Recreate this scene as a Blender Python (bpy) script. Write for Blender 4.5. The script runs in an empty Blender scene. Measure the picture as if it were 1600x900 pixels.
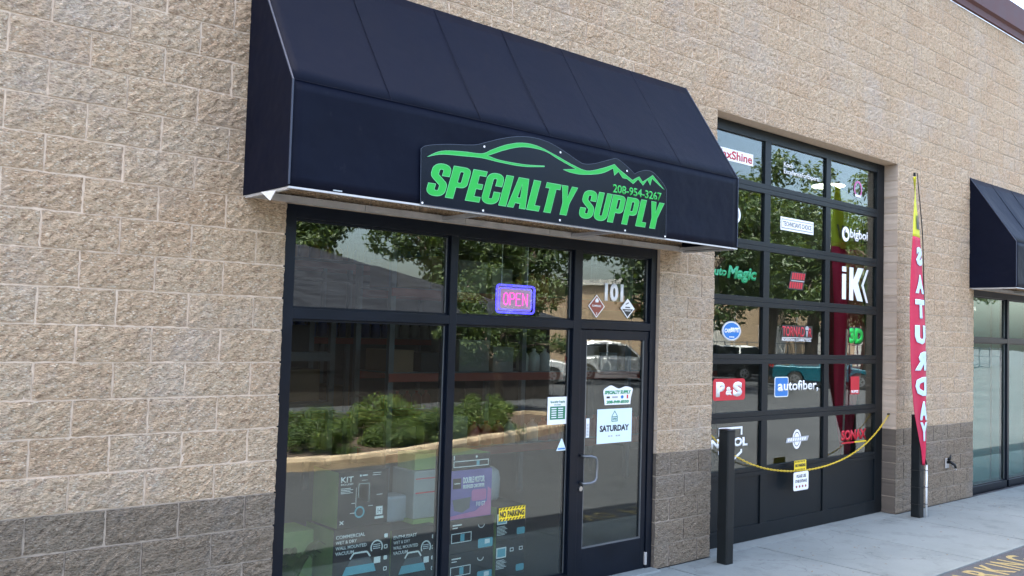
import bpy, bmesh, math, random
from mathutils import Vector, Matrix

R = math.radians
sc = bpy.context.scene
col = sc.collection
B = 0.2032                      # one block course, 8 inches

# ------------------------------------------------------------------ camera
cd = bpy.data.cameras.new('camera')
cam = bpy.data.objects.new('camera', cd)
col.objects.link(cam)
CAM_P = Vector((-2.65894, -5.27433, 2.06124))
YAW, PITCH, ROLL = 0.71333, 0.04867, 0.02926
fw = Vector((math.sin(YAW)*math.cos(PITCH), math.cos(YAW)*math.cos(PITCH), math.sin(PITCH)))
rt = Vector((math.cos(YAW), -math.sin(YAW), 0))
up = rt.cross(fw)
rt2 = rt*math.cos(ROLL) + up*math.sin(ROLL)
up2 = up*math.cos(ROLL) - rt*math.sin(ROLL)
cam.matrix_world = Matrix(((rt2.x, up2.x, -fw.x, CAM_P.x), (rt2.y, up2.y, -fw.y, CAM_P.y),
                           (rt2.z, up2.z, -fw.z, CAM_P.z), (0, 0, 0, 1)))
cd.sensor_width = 36
cd.lens = 36*1414.0/1600
cd.clip_start = 0.05
cd.clip_end = 3000
sc.camera = cam
sc.render.resolution_x, sc.render.resolution_y = 1024, 576

# ------------------------------------------------------------------ sky and sun
SUN = Vector((-0.30, 0.268, 0.915)).normalized()      # towards the sun: high, just behind the building
w = bpy.data.worlds.new('World')
sc.world = w
w.use_nodes = True
nt = w.node_tree
sky = nt.nodes.new('ShaderNodeTexSky')
sky.sky_type = 'NISHITA'
sky.sun_disc = False
sky.sun_elevation = math.asin(SUN.z)
sky.sun_rotation = math.atan2(SUN.x, SUN.y)
sky.air_density = 1.0
sky.dust_density = 4.5
sky.ozone_density = 0.4
bg = nt.nodes['Background']
bg.inputs['Strength'].default_value = 0.15
nt.links.new(sky.outputs[0], bg.inputs['Color'])
sd = bpy.data.lights.new('sun', 'SUN')
sd.energy = 5.0
sd.angle = R(0.5)
sd.color = (1.0, 0.95, 0.87)
so = bpy.data.objects.new('sun', sd)
col.objects.link(so)
so.rotation_euler = (-SUN).to_track_quat('-Z', 'Y').to_euler()
sc.view_settings.view_transform = 'Standard'
sc.view_settings.look = 'None'
sc.view_settings.gamma = 1
sc.view_settings.exposure = 2.95
sc.cycles.max_bounces = 10
sc.cycles.diffuse_bounces = 4
sc.cycles.glossy_bounces = 4
sc.cycles.transparent_max_bounces = 24
sc.cycles.sample_clamp_indirect = 6

# ------------------------------------------------------------------ materials
MATS = {}


class NB:
    """small node helper"""
    def __init__(self, m):
        self.t = m.node_tree
        self.n = self.t.nodes
        self.bsdf = self.n.get('Principled BSDF')

    def add(self, kind, **kw):
        n = self.n.new(kind)
        for k, v in kw.items():
            if k in n.inputs:
                n.inputs[k].default_value = v
            else:
                setattr(n, k, v)
        return n

    def link(self, a, b):
        self.t.links.new(a, b)

    def noise(self, vec, scale, detail=4, rough=0.6):
        n = self.add('ShaderNodeTexNoise')
        n.inputs['Scale'].default_value = scale
        n.inputs['Detail'].default_value = detail
        n.inputs['Roughness'].default_value = rough
        if vec is not None:
            self.link(vec, n.inputs['Vector'])
        return n.outputs['Fac']

    def voro(self, vec, scale, feature='F1', rand=1.0):
        n = self.add('ShaderNodeTexVoronoi')
        n.feature = feature
        n.inputs['Scale'].default_value = scale
        n.inputs['Randomness'].default_value = rand
        if vec is not None:
            self.link(vec, n.inputs['Vector'])
        return n

    def math(self, op, a, b=None, clamp=False):
        n = self.n.new('ShaderNodeMath')
        n.operation = op
        n.use_clamp = clamp
        for i, v in enumerate((a, b)):
            if v is None:
                continue
            if isinstance(v, (int, float)):
                n.inputs[i].default_value = v
            else:
                self.link(v, n.inputs[i])
        return n.outputs[0]

    def ramp(self, fac, stops):
        n = self.n.new('ShaderNodeValToRGB')
        el = n.color_ramp.elements
        while len(el) < len(stops):
            el.new(0.5)
        for e, (p, c) in zip(el, stops):
            e.position = p
            e.color = (*c, 1) if len(c) == 3 else c
        self.link(fac, n.inputs[0])
        return n.outputs[0]

    def mix(self, fac, a, b, mode='MIX'):
        n = self.n.new('ShaderNodeMix')
        n.data_type = 'RGBA'
        n.blend_type = mode
        for sock, v in ((n.inputs[0], fac), (n.inputs[6], a), (n.inputs[7], b)):
            if isinstance(v, (int, float)):
                sock.default_value = v
            elif isinstance(v, tuple):
                sock.default_value = (*v, 1)
            else:
                self.link(v, sock)
        return n.outputs[2]

    def bump(self, h, strength, dist):
        n = self.add('ShaderNodeBump')
        n.inputs['Strength'].default_value = strength
        n.inputs['Distance'].default_value = dist
        self.link(h, n.inputs['Height'])
        self.link(n.outputs[0], self.bsdf.inputs['Normal'])

    def pos(self):
        return self.add('ShaderNodeNewGeometry').outputs['Position']

    def obj(self):
        return self.add('ShaderNodeTexCoord').outputs['Object']


def newmat(name):
    m = bpy.data.materials.new(name)
    m.use_nodes = True
    MATS[name] = m
    return m, NB(m)


def plain(name, c, rough=0.5, metal=0.0, var=0.12, scale=6.0, bump=0.0, bscale=200.0, spec=0.5, coat=0.0):
    """painted, printed or plastic surface with a little uneven tone and gloss"""
    m, b = newmat(name)
    p = b.pos()
    f = b.noise(p, scale, 5)
    b.link(b.ramp(f, [(0.25, tuple(x*(1-var) for x in c)), (0.75, tuple(min(1, x*(1+var)) for x in c))]), b.bsdf.inputs['Base Color'])
    b.link(b.math('MULTIPLY_ADD', f, 0.25*rough) if False else b.math('ADD', b.math('MULTIPLY', f, 0.3*rough), 0.85*rough), b.bsdf.inputs['Roughness'])
    b.bsdf.inputs['Metallic'].default_value = metal
    b.bsdf.inputs['Specular IOR Level'].default_value = spec
    b.bsdf.inputs['Coat Weight'].default_value = coat
    if bump:
        b.bump(b.noise(p, bscale, 4), bump, 0.002)
    return m


def emit(name, c, strength):
    m, b = newmat(name)
    b.bsdf.inputs['Base Color'].default_value = (0.03, 0.03, 0.03, 1)
    b.bsdf.inputs['Emission Color'].default_value = (*c, 1)
    b.bsdf.inputs['Emission Strength'].default_value = strength
    return m


def block_mat(name, lo, mid, hi, speck, dark):
    """split-face concrete block: tone differs from block to block, aggregate shows in the broken face"""
    m, b = newmat(name)
    p = b.pos()
    sep = b.add('ShaderNodeSeparateXYZ')
    b.link(p, sep.inputs[0])
    row = b.math('FLOOR', b.math('DIVIDE', sep.outputs['Z'], B))
    par = b.math('PINGPONG', row, 1.0)
    colx = b.math('FLOOR', b.math('DIVIDE', b.math('ADD', sep.outputs['X'], b.math('MULTIPLY', b.math('SUBTRACT', 1.0, par), B)), 2*B))
    cmb = b.add('ShaderNodeCombineXYZ')
    b.link(colx, cmb.inputs[0])
    b.link(row, cmb.inputs[1])
    wn = b.add('ShaderNodeTexWhiteNoise')
    b.link(cmb.outputs[0], wn.inputs['Vector'])
    tone = wn.outputs['Value']
    big = b.noise(p, 0.7, 4)
    med = b.noise(p, 9, 5, 0.65)
    t = b.math('ADD', b.math('MULTIPLY', tone, 0.20), b.math('ADD', b.math('MULTIPLY', big, 0.35), b.math('MULTIPLY', med, 0.45)))
    c = b.ramp(t, [(0.28, lo), (0.52, mid), (0.78, hi)])
    # broken face: crystals and lumps a centimetre or two across with torn streaks and open pits between
    mp = b.add('ShaderNodeMapping')
    mp.inputs['Rotation'].default_value = (0, R(-32), 0)
    mp.inputs['Scale'].default_value = (0.75, 1.0, 1.5)
    b.link(p, mp.inputs[0])
    lump = b.noise(mp.outputs[0], 24, 8, 0.78)
    fine = b.noise(mp.outputs[0], 85, 4, 0.7)
    v1 = b.voro(mp.outputs[0], 62)
    h = b.math('ADD', b.math('MULTIPLY', lump, 1.0), b.math('ADD', b.math('MULTIPLY', v1.outputs['Distance'], -0.30), b.math('MULTIPLY', fine, 0.45)))
    pit_shade = b.ramp(b.math('ADD', b.math('MULTIPLY', lump, 0.55), b.math('MULTIPLY', fine, 0.45)), [(0.42, (1, 1, 1)), (0.51, (0, 0, 0))])
    c = b.mix(b.math('MULTIPLY', pit_shade, 0.9), c, dark)  # pits darkened in the colour to stand in for shading of the relief
    # facets of aggregate, each its own tone, the palest ones quartz
    v2 = b.voro(mp.outputs[0], 80)
    fac = b.add('ShaderNodeSeparateColor')
    b.link(v2.outputs['Color'], fac.inputs[0])
    c = b.mix(0.75, c, b.ramp(fac.outputs[0], [(0.0, (0.62, 0.60, 0.58)), (0.35, (0.95, 0.95, 0.95)), (1.0, (1.0, 1.0, 1.0))]), 'MULTIPLY')
    sp = b.ramp(fac.outputs[1], [(0.80, (0, 0, 0)), (0.86, (1, 1, 1))])
    near = b.ramp(v2.outputs['Distance'], [(0.34, (1, 1, 1)), (0.52, (0, 0, 0))])
    c = b.mix(b.math('MULTIPLY', b.math('MULTIPLY', sp, near), 0.7), c, speck)
    # rain streaks and blotches with outlines of their own
    ms = b.add('ShaderNodeMapping')
    ms.inputs['Scale'].default_value = (1.0, 1.0, 0.22)
    b.link(p, ms.inputs[0])
    st1 = b.ramp(b.noise(ms.outputs[0], 2.6, 5, 0.65), [(0.52, (0, 0, 0)), (0.72, (1, 1, 1))])
    st2 = b.ramp(b.noise(p, 1.1, 6, 0.7), [(0.50, (0, 0, 0)), (0.70, (1, 1, 1))])
    c = b.mix(b.math('MULTIPLY', st1, 0.20), c, tuple(x*0.55 for x in mid))
    c = b.mix(b.math('MULTIPLY', st2, 0.30), c, tuple(min(1, x*1.15+0.06) for x in (hi[2], hi[2], hi[2])))
    b.link(c, b.bsdf.inputs['Base Color'])
    b.bsdf.inputs['Roughness'].default_value = 0.88
    b.bsdf.inputs['Specular IOR Level'].default_value = 0.3
    b.bump(h, 1.0, 0.06)
    return m


def smooth_block_mat(name, lo, hi):
    m, b = newmat(name)
    p = b.pos()
    sep = b.add('ShaderNodeSeparateXYZ')
    b.link(p, sep.inputs[0])
    row = b.math('FLOOR', b.math('DIVIDE', sep.outputs['Z'], B))
    wn = b.add('ShaderNodeTexWhiteNoise')
    wn.noise_dimensions = '1D'
    b.link(row, wn.inputs['W'])
    n = b.noise(p, 12, 6)
    t = b.math('ADD', b.math('MULTIPLY', wn.outputs['Value'], 0.5), b.math('MULTIPLY', n, 0.5))
    b.link(b.ramp(t, [(0.15, lo), (0.85, hi)]), b.bsdf.inputs['Base Color'])
    b.bsdf.inputs['Roughness'].default_value = 0.9
    b.bump(b.noise(p, 220, 3), 0.3, 0.003)
    return m


def glass_mat(name, f0, tint, ripple=0.0):
    """clear pane: Schlick reflection over straight transmission, faint roller wave"""
    m, b = newmat(name)
    out = b.n['Material Output']
    b.n.remove(b.bsdf)
    lw = b.add('ShaderNodeLayerWeight')
    lw.inputs['Blend'].default_value = 0.5
    f5 = b.math('POWER', lw.outputs['Facing'], 5.0)
    f = b.math('ADD', b.math('MULTIPLY', f5, 1-f0), f0, clamp=True)
    tr = b.add('ShaderNodeBsdfTransparent')
    tr.inputs[0].default_value = (*tint, 1)
    gl = b.add('ShaderNodeBsdfGlossy')
    gl.inputs['Roughness'].default_value = 0.0
    gl.inputs['Color'].default_value = (0.95, 0.98, 0.97, 1)
    if ripple:
        mp = b.add('ShaderNodeMapping')
        mp.inputs['Scale'].default_value = (1.0, 1.0, 1.6)
        b.link(b.pos(), mp.inputs[0])
        bp = b.add('ShaderNodeBump')
        bp.inputs['Strength'].default_value = 1.0
        bp.inputs['Distance'].default_value = ripple
        b.link(b.noise(mp.outputs[0], 2.3, 2, 0.45), bp.inputs['Height'])
        b.link(bp.outputs[0], gl.inputs['Normal'])
    mx = b.add('ShaderNodeMixShader')
    b.link(f, mx.inputs[0])
    b.link(tr.outputs[0], mx.inputs[1])
    b.link(gl.outputs[0], mx.inputs[2])
    b.link(mx.outputs[0], out.inputs['Surface'])
    return m


def leaf_mat(name, c1, c2, c3):
    m, b = newmat(name)
    out = b.n['Material Output']
    oi = b.add('ShaderNodeObjectInfo')
    p = b.obj()
    n1 = b.noise(p, 1.6, 3)
    n2 = b.add('ShaderNodeTexWhiteNoise')
    g = b.add('ShaderNodeNewGeometry')
    t = b.math('ADD', b.math('MULTIPLY', n1, 0.55), b.math('MULTIPLY', g.outputs['Random Per Island'], 0.45))
    t = b.math('ADD', t, b.math('MULTIPLY', oi.outputs['Random'], 0.1))
    c = b.ramp(t, [(0.25, c1), (0.55, c2), (0.85, c3)])
    b.link(c, b.bsdf.inputs['Base Color'])
    b.bsdf.inputs['Roughness'].default_value = 0.5
    tl = b.add('ShaderNodeBsdfTranslucent')
    b.link(b.mix(0.5, c, (0.25, 0.32, 0.04)), tl.inputs[0])
    mx = b.add('ShaderNodeMixShader')
    mx.inputs[0].default_value = 0.3
    b.link(b.bsdf.outputs[0], mx.inputs[1])
    b.link(tl.outputs[0], mx.inputs[2])
    b.link(mx.outputs[0], out.inputs['Surface'])
    return m


def concrete_mat(name, lo, hi, joint=False):
    m, b = newmat(name)
    p = b.pos()
    a = b.noise(p, 0.9, 6, 0.6)
    s = b.noise(p, 45, 4)
    oi = b.add('ShaderNodeObjectInfo')
    t = b.math('ADD', b.math('MULTIPLY', a, 0.75), b.math('ADD', b.math('MULTIPLY', s, 0.2), b.math('MULTIPLY', oi.outputs['Random'], 0.08)))
    c = b.ramp(t, [(0.3, lo), (0.7, hi)])
    stain = b.ramp(b.noise(p, 2.7, 5, 0.7), [(0.52, (0, 0, 0)), (0.72, (1, 1, 1))])
    c = b.mix(b.math('MULTIPLY', stain, 0.6), c, tuple(x*0.55 for x in lo))
    wp = b.add('ShaderNodeVectorMath')
    nv = b.add('ShaderNodeTexNoise')
    nv.inputs['Scale'].default_value = 1.6
    nv.inputs['Detail'].default_value = 6
    b.link(p, nv.inputs['Vector'])
    b.link(p, wp.inputs[0])
    b.link(nv.outputs['Color'], wp.inputs[1])
    ck = b.ramp(b.voro(wp.outputs[0], 0.55, 'DISTANCE_TO_EDGE').outputs['Distance'], [(0.0015, (1, 1, 1)), (0.004, (0, 0, 0))])
    c = b.mix(b.math('MULTIPLY', ck, 0.6), c, (0.05, 0.05, 0.05))
    spot = b.ramp(b.voro(p, 2.6).outputs['Distance'], [(0.04, (1, 1, 1)), (0.055, (0, 0, 0))])
    c = b.mix(b.math('MULTIPLY', spot, 0.45), c, (0.09, 0.09, 0.085))
    b.link(c, b.bsdf.inputs['Base Color'])
    b.bsdf.inputs['Roughness'].default_value = 0.85
    b.bump(b.noise(p, 260, 3), 0.35, 0.002)
    return m


def asphalt_mat():
    m, b = newmat('asphalt')
    p = b.pos()
    big = b.noise(p, 0.25, 5)
    med = b.noise(p, 3, 5)
    fine = b.voro(p, 130)
    t = b.math('ADD', b.math('MULTIPLY', big, 0.6), b.math('MULTIPLY', med, 0.4))
    c = b.ramp(t, [(0.3, (0.044, 0.047, 0.053)), (0.7, (0.078, 0.080, 0.085))])
    st = b.ramp(fine.outputs['Color'], [(0.7, (0, 0, 0)), (0.95, (1, 1, 1))])
    c = b.mix(b.math('MULTIPLY', st, 0.4), c, (0.16, 0.16, 0.16))
    crack = b.ramp(b.voro(p, 0.45, 'DISTANCE_TO_EDGE').outputs['Distance'], [(0.006, (1, 1, 1)), (0.014, (0, 0, 0))])
    c = b.mix(b.math('MULTIPLY', crack, 0.3), c, (0.03, 0.03, 0.03))
    b.link(c, b.bsdf.inputs['Base Color'])
    b.bsdf.inputs['Roughness'].default_value = 0.95
    b.bsdf.inputs['Specular IOR Level'].default_value = 0.1
    b.bump(fine.outputs['Distance'], 0.5, 0.004)
    return m


def shingle_mat():
    m, b = newmat('roof_shingle')
    p = b.obj()
    br = b.add('ShaderNodeTexBrick')
    br.inputs['Scale'].default_value = 1.0
    br.inputs['Brick Width'].default_value = 0.32
    br.inputs['Row Height'].default_value = 0.22
    br.inputs['Mortar Size'].default_value = 0.012
    br.inputs['Color1'].default_value = (0.032, 0.036, 0.046, 1)
    br.inputs['Color2'].default_value = (0.013, 0.015, 0.021, 1)
    br.inputs['Mortar'].default_value = (0.02, 0.02, 0.024, 1)
    b.link(p, br.inputs['Vector'])
    n = b.noise(p, 0.7, 5)
    b.bsdf.inputs['Specular IOR Level'].default_value = 0.08
    b.link(b.mix(b.math('MULTIPLY', n, 0.6), br.outputs['Color'], (0.04, 0.04, 0.046)), b.bsdf.inputs['Base Color'])
    b.bsdf.inputs['Roughness'].default_value = 0.9
    return m


def fabric_mat(name, c, rough, sheen=0.0):
    m, b = newmat(name)
    p = b.pos()
    n = b.noise(p, 1.3, 5)
    dust = b.noise(p, 14, 6, 0.7)
    cc = b.ramp(n, [(0.3, tuple(x*0.85 for x in c)), (0.7, tuple(x*1.12 for x in c))])
    d = b.ramp(dust, [(0.62, (0, 0, 0)), (0.85, (1, 1, 1))])
    cc = b.mix(b.math('MULTIPLY', d, 0.05), cc, (0.25, 0.24, 0.26))
    mk = b.ramp(b.voro(p, 2.1).outputs['Distance'], [(0.012, (1, 1, 1)), (0.022, (0, 0, 0))])
    cc = b.mix(b.math('MULTIPLY', mk, 0.5), cc, (0.3, 0.3, 0.3))
    b.link(cc, b.bsdf.inputs['Base Color'])
    b.link(b.math('ADD', b.math('MULTIPLY', n, 0.2), rough-0.1), b.bsdf.inputs['Roughness'])
    b.bsdf.inputs['Specular IOR Level'].default_value = 0.09
    wv = b.add('ShaderNodeTexWave')
    wv.inputs['Scale'].default_value = 320
    wv.bands_direction = 'X'
    b.link(p, wv.inputs['Vector'])
    big = b.noise(p, 2.2, 3)
    b.bump(b.math('ADD', b.math('MULTIPLY', big, 9.0), b.math('MULTIPLY', wv.outputs['Fac'], 0.04)), 0.5, 0.004)
    return m


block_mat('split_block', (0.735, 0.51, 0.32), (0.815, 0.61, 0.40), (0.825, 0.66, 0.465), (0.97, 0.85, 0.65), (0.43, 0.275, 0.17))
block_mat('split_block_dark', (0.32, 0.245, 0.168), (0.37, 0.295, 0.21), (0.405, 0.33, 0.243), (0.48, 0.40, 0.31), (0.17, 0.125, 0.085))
smooth_block_mat('smooth_block', (0.36, 0.285, 0.22), (0.48, 0.39, 0.305))
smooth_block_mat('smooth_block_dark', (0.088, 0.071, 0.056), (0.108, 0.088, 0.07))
plain('mortar', (0.52, 0.405, 0.295), 0.95, var=0.15, scale=30, bump=0.4)
plain('mortar_dark', (0.31, 0.25, 0.19), 0.95, var=0.15, scale=30, bump=0.4)
plain('frame_paint', (0.0028, 0.0052, 0.0105), 0.34, var=0.25, scale=4, bump=0.05, bscale=60, spec=0.22)
plain('garage_paint', (0.0036, 0.0062, 0.0085), 0.42, var=0.25, scale=3, bump=0.08, bscale=40, spec=0.25)
plain('bead_metal', (0.17, 0.18, 0.19), 0.35, metal=0.7)
plain('steel', (0.42, 0.42, 0.42), 0.35, metal=1.0)
plain('galvanised', (0.40, 0.385, 0.365), 0.5, metal=0.25, var=0.2, scale=9)
plain('white_trim', (0.72, 0.72, 0.70), 0.4)
plain('rail_paint', (0.46, 0.46, 0.45), 0.5)
plain('black_post', (0.006, 0.008, 0.009), 0.45, var=0.3, scale=8, spec=0.3)
plain('fascia_brown', (0.075, 0.026, 0.022), 0.55, var=0.15, spec=0.2)
fabric_mat('awning_fabric', (0.0022, 0.0038, 0.0112), 0.55)
plain('awning_piping', (0.022, 0.03, 0.05), 0.45)
plain('sign_board', (0.0012, 0.003, 0.009), 0.22, var=0.2, spec=0.16)
plain('sign_green', (0.0, 0.34, 0.028), 0.3, var=0.06)
plain('sign_mint', (0.10, 0.45, 0.17), 0.35)
plain('vinyl_white', (0.80, 0.80, 0.79), 0.45, var=0.04)
plain('vinyl_red', (0.50, 0.008, 0.025), 0.4, var=0.05)
plain('vinyl_green', (0.0, 0.26, 0.09), 0.4, var=0.05)
plain('vinyl_lime', (0.01, 0.48, 0.06), 0.4, var=0.05)
plain('vinyl_blue', (0.01, 0.15, 0.45), 0.4, var=0.05)
plain('vinyl_black', (0.012, 0.012, 0.013), 0.4)
plain('vinyl_yellow', (0.80, 0.58, 0.02), 0.4, var=0.05)
plain('vinyl_grey', (0.35, 0.36, 0.37), 0.4)
plain('placard_brown', (0.26, 0.055, 0.03), 0.45)
plain('paper_pale', (0.66, 0.78, 0.80), 0.6, var=0.03)
plain('paper_green', (0.02, 0.17, 0.085), 0.6)
plain('chain_yellow', (0.74, 0.52, 0.03), 0.4, var=0.1)
plain('flag_red', (0.47, 0.013, 0.055), 0.7, var=0.1)
plain('flag_yellow', (0.56, 0.57, 0.035), 0.7, var=0.06)
plain('flag_blue', (0.52, 0.66, 0.76), 0.7, var=0.05)
plain('flag_dark', (0.06, 0.07, 0.08), 0.7)
plain('road_paint', (0.25, 0.20, 0.075), 0.85, var=0.5, scale=45)
plain('card_black', (0.014, 0.016, 0.018), 0.5, var=0.1, spec=0.15)
plain('card_green', (0.20, 0.30, 0.09), 0.6, spec=0.15)
plain('card_white', (0.30, 0.30, 0.29), 0.6)
plain('card_kraft', (0.16, 0.105, 0.06), 0.8)
plain('card_purple', (0.17, 0.13, 0.36), 0.5, spec=0.15)
plain('card_pink', (0.55, 0.16, 0.36), 0.5, spec=0.15)
plain('print_cyan', (0.13, 0.42, 0.50), 0.5)
plain('print_white', (0.90, 0.90, 0.88), 0.5, var=0.03)
plain('print_grey', (0.10, 0.11, 0.12), 0.5, spec=0.15)
plain('plastic_cloudy', (0.36, 0.37, 0.40), 0.4)
plain('rack_red', (0.22, 0.03, 0.014), 0.5)
plain('rack_steel', (0.10, 0.11, 0.13), 0.5, metal=0.2)
plain('bottle_white', (0.36, 0.37, 0.36), 0.4)
plain('bottle_red', (0.30, 0.03, 0.02), 0.4)
plain('bottle_amber', (0.30, 0.12, 0.03), 0.4)
plain('bottle_blue', (0.02, 0.06, 0.25), 0.4)
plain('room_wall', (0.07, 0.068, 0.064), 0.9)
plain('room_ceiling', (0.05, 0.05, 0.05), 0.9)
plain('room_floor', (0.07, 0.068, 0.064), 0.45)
plain('bark', (0.13, 0.10, 0.075), 0.95, var=0.4, scale=9, bump=0.6, bscale=25)
plain('kerb_concrete', (0.42, 0.32, 0.215), 0.9, var=0.4, scale=5, bump=0.4)
plain('mulch', (0.07, 0.045, 0.03), 0.95, var=0.5, scale=22, bump=0.8, bscale=50)
plain('car_silver', (0.52, 0.53, 0.54), 0.28, metal=0.3, coat=0.6, var=0.03)
plain('car_white', (0.78, 0.78, 0.77), 0.3, coat=0.6, var=0.03)
plain('car_teal', (0.004, 0.085, 0.12), 0.28, metal=0.3, coat=0.8, var=0.03)
plain('car_black', (0.01, 0.01, 0.012), 0.25, coat=0.8, var=0.03)
plain('car_glass', (0.012, 0.016, 0.018), 0.06, spec=0.8)
plain('rubber', (0.016, 0.016, 0.016), 0.8)
plain('lamp_red', (0.45, 0.01, 0.01), 0.2)
plain('house_wall', (0.03, 0.024, 0.02), 0.9, var=0.2, scale=2)
plain('beige_wall', (0.40, 0.29, 0.19), 0.9, var=0.1, scale=1)
plain('house_trim', (0.50, 0.48, 0.44), 0.7)
plain('dry_leaf', (0.16, 0.11, 0.06), 0.9)
plain('cord', (0.5, 0.5, 0.5), 0.5)
emit('neon_blue', (0.07, 0.05, 1.0), 0.55)
emit('neon_pink', (1.0, 0.05, 0.42), 0.5)
emit('neon_panel', (0.60, 0.36, 0.66), 0.12)
emit('lamp_glow', (1.0, 0.93, 0.78), 1.1)
glass_mat('pane_glass', 0.068, (0.80, 0.86, 0.84), 0.0003)
glass_mat('pane_glass_green', 0.12, (0.66, 0.84, 0.80), 0.00035)
leaf_mat('tree_leaf', (0.020, 0.042, 0.014), (0.045, 0.080, 0.022), (0.10, 0.135, 0.035))
leaf_mat('shrub_leaf', (0.020, 0.043, 0.010), (0.055, 0.10, 0.018), (0.15, 0.19, 0.03))
concrete_mat('walk_concrete', (0.115, 0.135, 0.133), (0.172, 0.196, 0.190))
asphalt_mat()
shingle_mat()


# ------------------------------------------------------------------ mesh helpers
class MB:
    def __init__(self):
        self.v, self.f, self.m = [], [], []

    def face(self, idx, mi=0):
        self.f.append(tuple(idx))
        self.m.append(mi)

    def box(self, x0, x1, y0, y1, z0, z1, mi=0):
        n = len(self.v)
        self.v += [(x0, y0, z0), (x1, y0, z0), (x1, y1, z0), (x0, y1, z0), (x0, y0, z1), (x1, y0, z1), (x1, y1, z1), (x0, y1, z1)]
        for q in ((0, 3, 2, 1), (4, 5, 6, 7), (0, 1, 5, 4), (1, 2, 6, 5), (2, 3, 7, 6), (3, 0, 4, 7)):
            self.face([n+i for i in q], mi)
        return self

    def prism(self, poly, f, a, b, mi=0):
        """poly of (p,q); f maps (p,q,t) to xyz; solid between t=a and t=b"""
        n = len(self.v)
        k = len(poly)
        self.v += [f(p, q, a) for p, q in poly] + [f(p, q, b) for p, q in poly]
        self.face([n+i for i in range(k)], mi)
        self.face([n+k+i for i in reversed(range(k))], mi)
        for i in range(k):
            j = (i+1) % k
            self.face([n+i, n+k+i, n+k+j, n+j], mi)
        return self

    def tube(self, path, radii, n=8, mi=0, cap=True):
        path = [Vector(p) for p in path]
        if not isinstance(radii, (list, tuple)):
            radii = [radii]*len(path)
        rings = []
        ref = None
        for i, p in enumerate(path):
            d = (path[min(i+1, len(path)-1)] - path[max(i-1, 0)]).normalized()
            if ref is None:
                ref = d.cross(Vector((0.13, 0.31, 0.95)))
                if ref.length < 1e-3:
                    ref = d.cross(Vector((1, 0, 0)))
            a = (ref - d*ref.dot(d)).normalized()
            ref = a
            b = d.cross(a)
            s = len(self.v)
            for k in range(n):
                t = 2*math.pi*k/n
                self.v.append(tuple(p + (a*math.cos(t) + b*math.sin(t))*radii[i]))
            rings.append(s)
        for i in range(len(rings)-1):
            for k in range(n):
                self.face([rings[i]+k, rings[i]+(k+1) % n, rings[i+1]+(k+1) % n, rings[i+1]+k], mi)
        if cap:
            self.face([rings[0]+k for k in reversed(range(n))], mi)
            self.face([rings[-1]+k for k in range(n)], mi)
        return self

    def lathe(self, prof, cx, cy, cz, n=16, mi=0):
        """profile of (radius, z) about a vertical axis"""
        rings = []
        for r, z in prof:
            rings.append(len(self.v))
            for k in range(n):
                t = 2*math.pi*k/n
                self.v.append((cx+r*math.cos(t), cy+r*math.sin(t), cz+z))
        for i in range(len(rings)-1):
            for k in range(n):
                self.face([rings[i]+k, rings[i]+(k+1) % n, rings[i+1]+(k+1) % n, rings[i+1]+k], mi)
        self.face([rings[0]+k for k in reversed(range(n))], mi)
        self.face([rings[-1]+k for k in range(n)], mi)
        return self

    def mesh(self, name, mats):
        me = bpy.data.meshes.new(name)
        me.from_pydata(self.v, [], self.f)
        for m in (mats if isinstance(mats, (list, tuple)) else [mats]):
            me.materials.append(MATS[m])
        me.polygons.foreach_set('material_index', self.m)
        me.update()
        return me

    def build(self, name, mats, parent=None, smooth=False, bevel=0.0):
        o = bpy.data.objects.new(name, self.mesh(name, mats))
        col.objects.link(o)
        if parent is not None:
            o.parent = parent
        if smooth:
            for p in o.data.polygons:
                p.use_smooth = True
        if bevel:
            md = o.modifiers.new('bevel', 'BEVEL')
            md.width = bevel
            md.segments = 2
            md.limit_method = 'ANGLE'
        return o


def tag(o, label=None, cat=None, group=None, kind=None):
    if label:
        o['label'] = label
    if cat:
        o['category'] = cat
    if group:
        o['group'] = group
    if kind:
        o['kind'] = kind
    return o


def empty(name, loc=(0, 0, 0), rz=0.0):
    o = bpy.data.objects.new(name, None)
    o.empty_display_size = 0.1
    o.location = loc
    o.rotation_euler = (0, 0, rz)
    col.objects.link(o)
    return o


def copy_tree(o, parent=None):
    c = o.copy()
    col.objects.link(c)
    if parent is not None:
        c.parent = parent
    for ch in list(o.children):
        copy_tree(ch, c)
    return c


def flat_from_curve(cu, name, mat, parent, M, extr):
    """filled 2D curve -> thin solid mesh placed by matrix M (curve x,y,z -> world)"""
    cu.dimensions = '2D'
    cu.fill_mode = 'BOTH'
    cu.extrude = extr
    tmp = bpy.data.objects.new('tmp', cu)
    col.objects.link(tmp)
    bpy.context.view_layer.update()
    me = bpy.data.meshes.new_from_object(tmp.evaluated_get(bpy.context.evaluated_depsgraph_get()))
    bpy.data.objects.remove(tmp)
    bpy.data.curves.remove(cu)
    me.transform(M)
    me.name = name
    me.materials.clear()
    me.materials.append(MATS[mat])
    o = bpy.data.objects.new(name, me)
    col.objects.link(o)
    if parent is not None:
        o.parent = parent
    return o


# local frame (x right, y up, z towards viewer) -> facade at depth y
def face_m(y, sx=1.0):
    return Matrix(((sx, 0, 0, 0), (0, 0, -1, y), (0, 1, 0, 0), (0, 0, 0, 1)))


def polys(name, loops, mat, parent, y, extr=0.0007, M=None, offset=0.0):
    cu = bpy.data.curves.new(name, 'CURVE')
    cu.dimensions = '2D'
    for lp in loops:
        s = cu.splines.new('POLY')
        s.points.add(len(lp)-1)
        for p, q in zip(s.points, lp):
            p.co = (q[0], q[1], 0, 1)
        s.use_cyclic_u = True
    cu.offset = offset
    return flat_from_curve(cu, name, mat, parent, M if M is not None else face_m(y), extr)


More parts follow.
